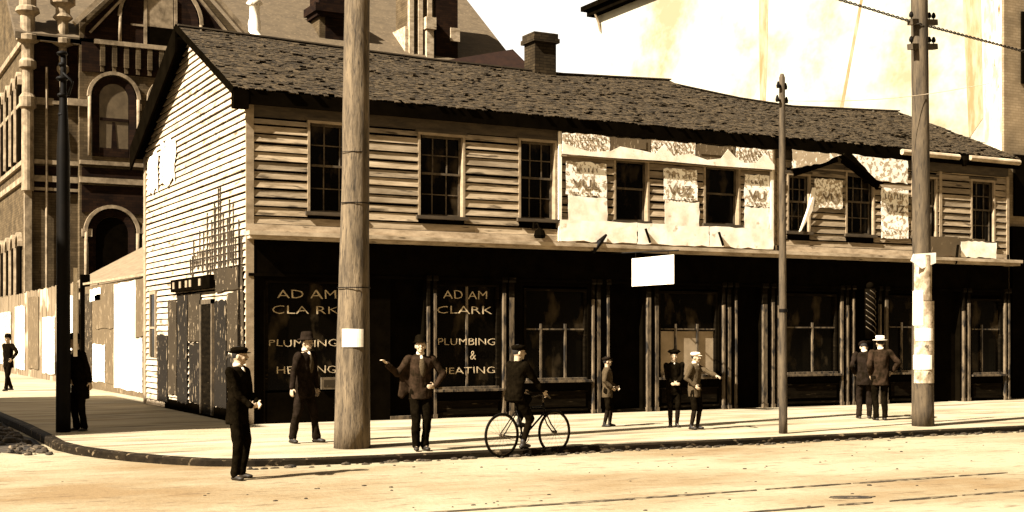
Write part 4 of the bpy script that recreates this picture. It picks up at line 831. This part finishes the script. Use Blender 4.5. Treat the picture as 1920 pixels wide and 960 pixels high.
# ------------------------------------------------------------------ people
def remesh(mb, name, m, parent, vox=.012, wr=0.0, seed=0, sm=2, label=None):
    o = mb.build(name + '_tmp', m, None, smooth=True)
    md = o.modifiers.new('r', 'REMESH'); md.mode = 'VOXEL'; md.voxel_size = vox; md.use_smooth_shade = True
    if sm: ms_ = o.modifiers.new('s', 'SMOOTH'); ms_.iterations = sm; ms_.factor = .5
    dg = bpy.context.evaluated_depsgraph_get(); dg.update(); me = bpy.data.meshes.new_from_object(o.evaluated_get(dg)); old = o.data; bpy.data.objects.remove(o); bpy.data.meshes.remove(old)
    me.name = name
    if wr:
        for v in me.vertices:
            c = v.co; d = noise.noise(Vector((c.x * 7 + seed, c.y * 7, c.z * 4.5))) * wr + noise.noise(Vector((c.x * 18 + seed, c.y * 18, c.z * 11))) * wr * .4
            v.co = c + v.normal * d
    if not me.materials: me.materials.append(M[m])
    r = bpy.data.objects.new(name, me); C.objects.link(r); r.parent = parent; ORG[r.name] = Vector((0, 0, 0)); return tag(r, label)
def ik(a, b, l1, l2, pole):
    a = Vector(a); b = Vector(b); d = b - a; L = min(d.length, (l1 + l2) * .998); d.normalize(); b = a + d * L
    x = (l1 * l1 - l2 * l2 + L * L) / (2 * L); h = math.sqrt(max(0, l1 * l1 - x * x)); p = Vector(pole); p = (p - d * p.dot(d)).normalized()
    return a + d * x + p * h, b
def hand(mb, w, d, nrm, side, s=1.0, curl=.5):
    d = Vector(d).normalized(); nrm = Vector(nrm); nrm = (nrm - d * nrm.dot(d)).normalized(); sd = d.cross(nrm) * side
    m = Matrix((d, sd, nrm)).transposed()
    mb.ell(w + d * .045 * s, (.052 * s, .038 * s, .016 * s), m, n=10, k=7)
    for i, (o, L) in enumerate(((-.028, .062), (-.009, .072), (.01, .068), (.028, .054))):
        p = w + d * .078 * s + sd * o * s; a = curl * .55
        for k in range(3):
            dd = (d * math.cos(a) + nrm * math.sin(a)).normalized(); e = p + dd * L * s * (.42, .32, .26)[k]; mb.cap(p, e, .0095 * s, .0085 * s, 7); p = e; a += curl * .75
    p = w + d * .02 * s - sd * .03 * s; e = p + (d * .55 - sd * .7 + nrm * .25).normalized() * .036 * s; mb.cap(p, e, .012 * s, .010 * s, 7); mb.cap(e, e + (d * .85 - sd * .25 + nrm * .35).normalized() * .03 * s, .010 * s, .009 * s, 7)
def loft(mb, rings, n=18):
    mb.rings([[(cx + rx * math.cos(2 * math.pi * j / n), cy + ry * math.sin(2 * math.pi * j / n), z) for j in range(n)] for cx, cy, z, rx, ry in rings])
def person(loc, rz, H, label, P, coat='wool', trous='wool', hat='bowler', hatm='wool', shoes='leather', shirt=True, skirt=.72, knick=False, hairc='hair', moust=False, coatlen=None, sock='wool2', sleeve=None):
    o = empty('person', loc, label, 'person', rz=R(rz)); s = H / 1.75
    seat = P.get('hip', (0, 0, .92)); hip = Vector(seat); lean = Vector(P.get('lean', (0, 0, 0))); chest = hip + Vector((0, 0, .42)) + lean; neck = hip + Vector((0, 0, .56)) + lean * 1.25
    hm = Matrix.Rotation(R(P.get('yaw', 0)), 3, 'Z') @ Matrix.Rotation(R(P.get('nod', 0)), 3, 'Y')
    hc = neck + Vector((0, 0, .03)) + hm @ Vector((.025, 0, .125)); head = lambda v: hc + hm @ Vector(v)
    sh_ = {k: neck + Vector((0, .185 * k, -.055)) for k in (1, -1)}
    arms = {}; legs = {}
    for k, nm in ((1, 'L'), (-1, 'R')):
        hd_ = Vector(P.get(nm + 'h', (.03, .24 * k, .80))); el, w_ = ik(sh_[k], hd_, .29, .255, P.get(nm + 'ep', (-.8, .5 * k, -.2))); arms[k] = (el, w_)
        an = Vector(P.get(nm + 'a', (0, .09 * k, .08))); hj = hip + Vector((0, .09 * k, -.02)); kn, an2 = ik(hj, an, .416, .416, P.get(nm + 'kp', (1, .12 * k, 0))); legs[k] = (hj, kn, an2)
    T = lambda mb: (setattr(mb, 'v', [tuple(Vector(v) * s) for v in mb.v]), mb)[1]
    b = MB()
    b.ell(head((0, 0, .015)), (.094, .076, .108), hm); b.ell(head((.022, 0, -.055)), (.062, .056, .062), hm); b.ell(head((.062, 0, -.085)), (.026, .028, .024), hm, n=8, k=6)
    b.cap(head((.088, 0, .018)), head((.112, 0, -.018)), .010, .015, 8); b.ell(head((.082, 0, .035)), (.018, .052, .011), hm, n=8, k=6)
    for k in (1, -1): b.ell(head((-.005, .078 * k, -.01)), (.022, .012, .034), hm, n=8, k=6); b.ell(head((.066, .038 * k, -.025)), (.024, .022, .024), hm, n=8, k=6)
    b.ell(head((.086, 0, -.052)), (.014, .026, .009), hm, n=8, k=5)
    b.cap(neck - Vector((0, 0, .05)), hc + hm @ Vector((-.02, 0, -.07)), .058, .054)
    loft(b, [(hip.x, hip.y, hip.z - .08, .09, .13), (hip.x, hip.y, hip.z + .1, .085, .125), (chest.x, chest.y, chest.z - .08, .10, .145), (chest.x, chest.y, chest.z + .05, .095, .15), (neck.x, neck.y, neck.z, .05, .09)])
    for k in (1, -1):
        el, w_ = arms[k]; hj, kn, an = legs[k]; b.cap(sh_[k], el, .048, .038); b.cap(el, w_, .037, .026); fd = (w_ - el).normalized()
        hand(b, w_, P.get(('L' if k > 0 else 'R') + 'hd', fd), P.get(('L' if k > 0 else 'R') + 'n', (0, -k, 0) if abs(fd.y) < .8 else (1, 0, 0)), k, curl=P.get('curl', .5))
        b.cap(hj, kn, .075, .05); b.cap(kn, an, .05, .034); td = Vector((math.cos(R(P.get('toe', 12) * k)), math.sin(R(P.get('toe', 12) * k)), 0)); b.cap(an - Vector((0, 0, .02)), an + td * .12 - Vector((0, 0, .05)), .03, .025)
    remesh(T(b), 'body', 'skin', o, vox=.0085 * s, sm=1)
    e = MB()
    for k in (1, -1): e.ell(head((.082, .034 * k, .005)), (.008, .013, .006), hm, n=8, k=5)
    if moust: e.ell(head((.098, 0, -.04)), (.01, .03, .009), hm, n=8, k=5)
    T(e).build('eyes', 'eye', o, world=False, smooth=True)
    hr = MB(); hr.ell(head((-.022, 0, .035)), (.086, .082, .098), hm)
    if hat != 'none' or True: T(hr).build('hair', hairc, o, world=False, smooth=True)
    # trousers
    t = MB(); loft(t, [(hip.x, hip.y, hip.z - .1, .1, .15), (hip.x, hip.y, hip.z, .115, .165), (hip.x, hip.y, hip.z + .12, .105, .15)])
    for k in (1, -1):
        hj, kn, an = legs[k]; t.cap(hj, kn, .098, .073)
        if knick: t.cap(kn, kn.lerp(an, .12), .068, .062)
        else: t.cap(kn, kn.lerp(an, .9), .073, .062); t.cap(kn.lerp(an, .82), kn.lerp(an, .97), .062, .068)
    remesh(T(t), 'trousers', trous, o, vox=.014 * s, wr=.018, seed=loc[0] * 3)
    if knick:
        q = MB()
        for k in (1, -1): hj, kn, an = legs[k]; q.cap(kn.lerp(an, .1), kn.lerp(an, .45), .055, .056); q.cap(kn.lerp(an, .45), an, .056, .04)
        T(q).build('stockings', sock, o, world=False, smooth=True)
    # coat
    c = MB(); cl = P.get('coatdrop', .18)
    loft(c, [(hip.x - .0, hip.y, hip.z - cl, .135, .19), (hip.x, hip.y, hip.z + .02, .13, .178), (hip.x + lean.x * .4, hip.y + lean.y * .4, hip.z + .16, .122, .165), (chest.x, chest.y, chest.z - .09, .132, .18), (chest.x, chest.y, chest.z + .03, .128, .19), (neck.x, neck.y, neck.z - .04, .10, .175), (neck.x - .01, neck.y, neck.z + .015, .065, .08)])
    for k in (1, -1):
        el, w_ = arms[k]; c.cap(sh_[k], el, .072, .057); c.cap(el, el.lerp(w_, .93), .057, .044)
    if P.get('flap'):
        k = P['flap']; el, w_ = arms[k]; a = sh_[k] + Vector((0, 0, -.05)); m_ = sh_[k].lerp(el, .75)
        c.prism([a + Vector((-.06, 0, 0)), m_ + Vector((-.06, 0, 0)), m_ + Vector((-.06, .02 * k, -.40)), m_ + Vector((-.06, -.03 * k, -.44)), Vector((a.x - .06, a.y - .04 * k, a.z - .42))], (.07, 0, 0))
    remesh(T(c), 'jacket', coat, o, vox=.013 * s, wr=.022, seed=loc[1] * 5 + 2)
    if shirt:
        q = MB(); f0 = chest + Vector((.108, 0, .0)); q.ell(chest.lerp(neck, .55) + Vector((.068, 0, -.01)), (.045, .036, .085)); q.lathe([(.062, -.02), (.064, .0), (.060, .03)], neck + Vector((-.002, 0, .035)), 14); T(q).build('shirt', 'linen', o, world=False, smooth=True)
    if P.get('apron'): 
        q = MB(); q.ell(chest + Vector((.09, 0, -.06)), (.06, .07, .17)); T(q).build('waistcoat', 'tweed', o, world=False, smooth=True)
    for k in (1, -1):
        q = MB(); an = legs[k][2]; a = R(P.get('toe', 12) * k); fm = Matrix.Rotation(a, 3, 'Z'); gzz = an.z - .08; nm = 'Lf' if k > 0 else 'Rf'
        if nm in P: fm = fm @ Matrix.Rotation(R(P[nm]), 3, 'Y')
        cc = an - Vector((0, 0, .036)); q.ell(cc + fm @ Vector((.035, 0, -.008)), (.105, .043, .036), fm); q.ell(cc + fm @ Vector((.1, 0, -.014)), (.06, .046, .03), fm); q.cap(an + Vector((0, 0, .03)), cc, .045, .045); q.ell(cc + fm @ Vector((-.045, 0, -.02)), (.035, .036, .025), fm)
        remesh(T(q), 'shoe', shoes, o, vox=.012 * s, sm=1)
    q = MB(); hb = head((-.005, 0, .06))
    if hat == 'bowler': q.lathe([(.128, -.005), (.13, .002), (.098, .006), (.094, .05), (.08, .095), (.05, .115), (.01, .12)], hb, 20, hm, (1.08, .95))
    elif hat == 'cap': q.lathe([(.09, -.02), (.105, .02), (.108, .035), (.08, .06), (.02, .068)], hb, 18, hm, (1.12, 1)); q.ell(head((.105, 0, .045)), (.05, .06, .008), hm)
    elif hat == 'tam': q.lathe([(.085, -.02), (.09, .0), (.145, .035), (.15, .05), (.11, .085), (.02, .1)], hb, 20, hm); q.ell(head((0, 0, .165)), (.02, .02, .015), hm, n=8, k=5)
    elif hat == 'boater': q.lathe([(.155, -.004), (.157, .006), (.095, .01), (.093, .085), (.085, .095), (.01, .097)], hb, 22, hm, (1.06, .98))
    elif hat == 'soft': q.lathe([(.15, -.02), (.155, -.01), (.10, .01), (.096, .06), (.085, .11), (.05, .125), (.045, .105), (.01, .1)], hb, 20, hm, (1.1, .92))
    if hat != 'none': T(q).build('hat', hatm, o, world=False, smooth=True)
    if hat == 'boater': q = MB(); q.lathe([(.098, .012), (.098, .035)], hb, 22, hm, (1.06, .98)); T(q).build('hat_band', 'ink', o, world=False)
    return o
W = {}
person((-2.58, -8.2, 0), -48, 1.72, 'man in black suit and cap standing in the road, hands together', dict(Lh=(.26, .06, 1.02), Rh=(.26, -.08, .98), Rhd=(.3, .9, .1), La=(-.02, .12, .08), Ra=(.04, -.12, .08), yaw=18, toe=20), hat='cap', moust=True)
person((-.36, -4.4, .12), -58, 1.76, 'man in open dark coat and soft hat, feet apart, left of the thick pole', dict(Lh=(.05, .26, .86), Rh=(.02, -.36, .82), La=(.12, .16, .08), Ra=(-.12, -.17, .08), yaw=5, toe=18, apron=1, lean=(.02, 0, 0)), coat='wool2', hat='soft', hatm='wool2', trous='wool2', moust=True)
person((.78, -6.5, .11), -100, 1.72, 'man in jacket and bowler at the kerb, one arm held out sideways', dict(Rh=(.08, -.55, 1.36), Rn=(0, 0, -1), Rep=(-.2, 0, -1), Lh=(.07, .21, 1.0), Lep=(-.2, 1, 0), Lhd=(.5, -.7, 0), La=(0, .07, .08), Ra=(.02, -.07, .08), flap=-1, yaw=-10, apron=1, toe=12, coatdrop=.12), coat='coat2', trous='wool')
person((6.05, -3.5, .12), -35, 1.34, 'small boy in a cap and dark knee trousers standing alone before the shop door', dict(Lh=(.22, .08, 1.0), Rh=(.12, -.2, 1.0), La=(.06, .09, .08), Ra=(-.06, -.11, .08), yaw=10, nod=-10), coat='tweed', trous='wool', hat='cap', hatm='wool2', knick=True, shirt=False)
person((7.12, -4.2, .12), -118, 1.46, 'boy in large round black cap facing the street, hands joined at his waist', dict(Lh=(.24, .05, 1.0), Rh=(.24, -.03, 1.0), Lhd=(.3, -.9, 0), Rhd=(.3, .9, 0), La=(0, .07, .08), Ra=(.02, -.08, .08), lean=(.02, 0, 0)), hat='tam', trous='wool', knick=True, shirt=True)
person((7.14, -4.85, .12), -62, 1.44, 'boy in a pale cap and brown jacket stretching one arm forward', dict(Lh=(.52, .08, 1.22), Lep=(0, .3, -1), Ln=(0, 0, -1), Rh=(.1, -.2, 1.0), La=(.03, .08, .08), Ra=(-.04, -.09, .08), yaw=5), coat='tweed', trous='wool', hat='cap', hatm='straw', knick=True)
person((12.2, -3.95, .12), 55, 1.68, 'man seen from behind, head bowed, left of the man in the straw boater', dict(Lh=(.1, .2, 1.0), Rh=(.12, -.2, 1.0), lean=(.05, 0, -.02), nod=38, La=(0, .12, .08), Ra=(.02, -.1, .08)), coat='wool2', trous='wool2', hat='cap', hatm='wool2')
M['coat2'] = mat('brown_coat', (.028, .016, .009), sep(.008), (9, 9, 9), rough=.95, spec=.0)
person((12.12, -4.5, .12), 64, 1.72, 'man in a pale straw boater seen from behind before the shops', dict(Lh=(.08, .2, .95), Rh=(.08, -.27, 1.02), Rep=(-.5, -1, -.2), yaw=8), coat='coat2', trous='wool', hat='boater', hatm='straw')
person((-3.16, -.2, .13), -150, 1.74, 'man all in black leaning on the black lamp post at the left corner', dict(Rh=(.1, -.15, .95), Lh=(-.02, .22, .88), lean=(.02, -.08, 0), hip=(0, -.03, .92), La=(0, .08, .08), Ra=(0, -.12, .08), yaw=-10, coatdrop=.32))
person((-2.1, 18.6, .15), -150, 1.74, 'dark suited man walking up the side street at the left edge', dict(Lh=(.12, .34, 1.02), Lep=(-.6, 1, 0), Rh=(-.05, -.26, .85), La=(.16, .09, .08), Ra=(-.18, -.09, .1)), shirt=False)

# ------------------------------------------------------------------ bicycle and rider
bang = 13
A0 = Vector((1.87, -7.12, 0)); bike = empty('bicycle', A0, 'black safety bicycle with thin tyres being ridden along the kerb', 'bicycle', rz=R(bang))
def torus(mb, c, r, t, n=40, k=7):
    pts = [(c[0] + r * math.cos(2 * math.pi * i / n), c[1], c[2] + r * math.sin(2 * math.pi * i / n)) for i in range(n)]
    rs = []
    for i in range(n):
        a = 2 * math.pi * i / n; d = Vector((math.cos(a), 0, math.sin(a)))
        rs.append([Vector(pts[i]) + d * t * math.cos(2 * math.pi * j / k) + Vector((0, 1, 0)) * t * math.sin(2 * math.pi * j / k) for j in range(k)])
    mb.rings(rs, closed=True)
WR = .345; WB = 1.1
for x in (0, WB):
    q = MB(); torus(q, (x, 0, WR), WR - .016, .017); wl = q.build('wheel', 'rubber' if 'rubber' in M else 'iron', bike, world=False, smooth=True)
    q = MB(); torus(q, (x, 0, WR), WR - .04, .009, k=5); q.build('rim', 'sash', wl, world=False, smooth=True)
    q = MB()
    for i in range(20): a = 2 * math.pi * i / 20; q.tube([(x + .02 * math.cos(a + 1), .02 * (-1) ** i, WR + .02 * math.sin(a + 1)), (x + (WR - .04) * math.cos(a), 0, WR + (WR - .04) * math.sin(a))], .0016, 4)
    q.tube([(x, -.05, WR), (x, .05, WR)], .02, 8); q.build('spokes', 'sash', wl, world=False)
BBp = (.43, 0, .29); ST = (.30, 0, .74); HT = (.86, 0, .82); HB = (.89, 0, .66)
q = MB()
for a, b, r in ((BBp, ST, .015), (ST, (HT[0], 0, .76), .014), (BBp, HB, .016), (HT, HB, .018)): q.tube([a, b], r, 8)
for sd in (-.05, .05):
    q.tube([(BBp[0], sd * .6, BBp[2]), (0, sd, WR)], .009, 6); q.tube([(ST[0], sd * .4, ST[2] - .04), (0, sd, WR)], .009, 6); q.tube([(HB[0], sd * .7, HB[2] - .01), (.98, sd, .48), (WB, sd, WR)], .011, 6)
q.build('frame', 'iron', bike, world=False, smooth=True)
q = MB(); q.tube([(ST[0], 0, .72), (.27, 0, .88)], .012); q.ell((.25, 0, .9), (.12, .07, .03)); q.build('saddle', 'leather', bike, world=False, smooth=True)
q = MB(); q.tube([HT, (.85, 0, .93)], .013); q.tube([(.68, -.25, .95), (.8, -.23, .9), (.88, -.1, .93), (.88, .1, .93), (.8, .23, .9), (.68, .25, .95)], .011, 7); q.build('handlebar', 'sash', bike, world=False, smooth=True)
q = MB(); q.tube([(.43, -.05, .29), (.43, .05, .29)], .03, 10); torus(q, (.43, -.05, .29), .085, .006, 24, 5); q.tube([(.43, -.07, .29), (.37, -.08, .13)], .009); q.tube([(.43, .07, .29), (.49, .08, .45)], .009); q.box(.31, -.16, .12, .42, -.07, .14); q.box(.44, .07, .44, .55, .16, .46)
q.tube([(.43, -.05, .205), (.0, -.05, .31)], .004, 4); q.tube([(.43, -.05, .375), (.0, -.05, .38)], .004, 4); q.build('crank', 'iron', bike, world=False)
rider = person(A0, bang, 1.70, 'cyclist in a dark jacket and flat cap sitting upright on the bicycle', dict(hip=(.25, 0, .97), lean=(.06, 0, -.02), Lh=(.70, .25, 1.0), Rh=(.70, -.25, 1.0), Lep=(-.4, .6, -1), Rep=(-.4, -.6, -1), La=(.46, .11, .54), Ra=(.35, -.11, .22), coatdrop=.08, toe=2, yaw=-25, curl=.9), hat='cap', trous='wool', shirt=False, knick=True, sock='wool')
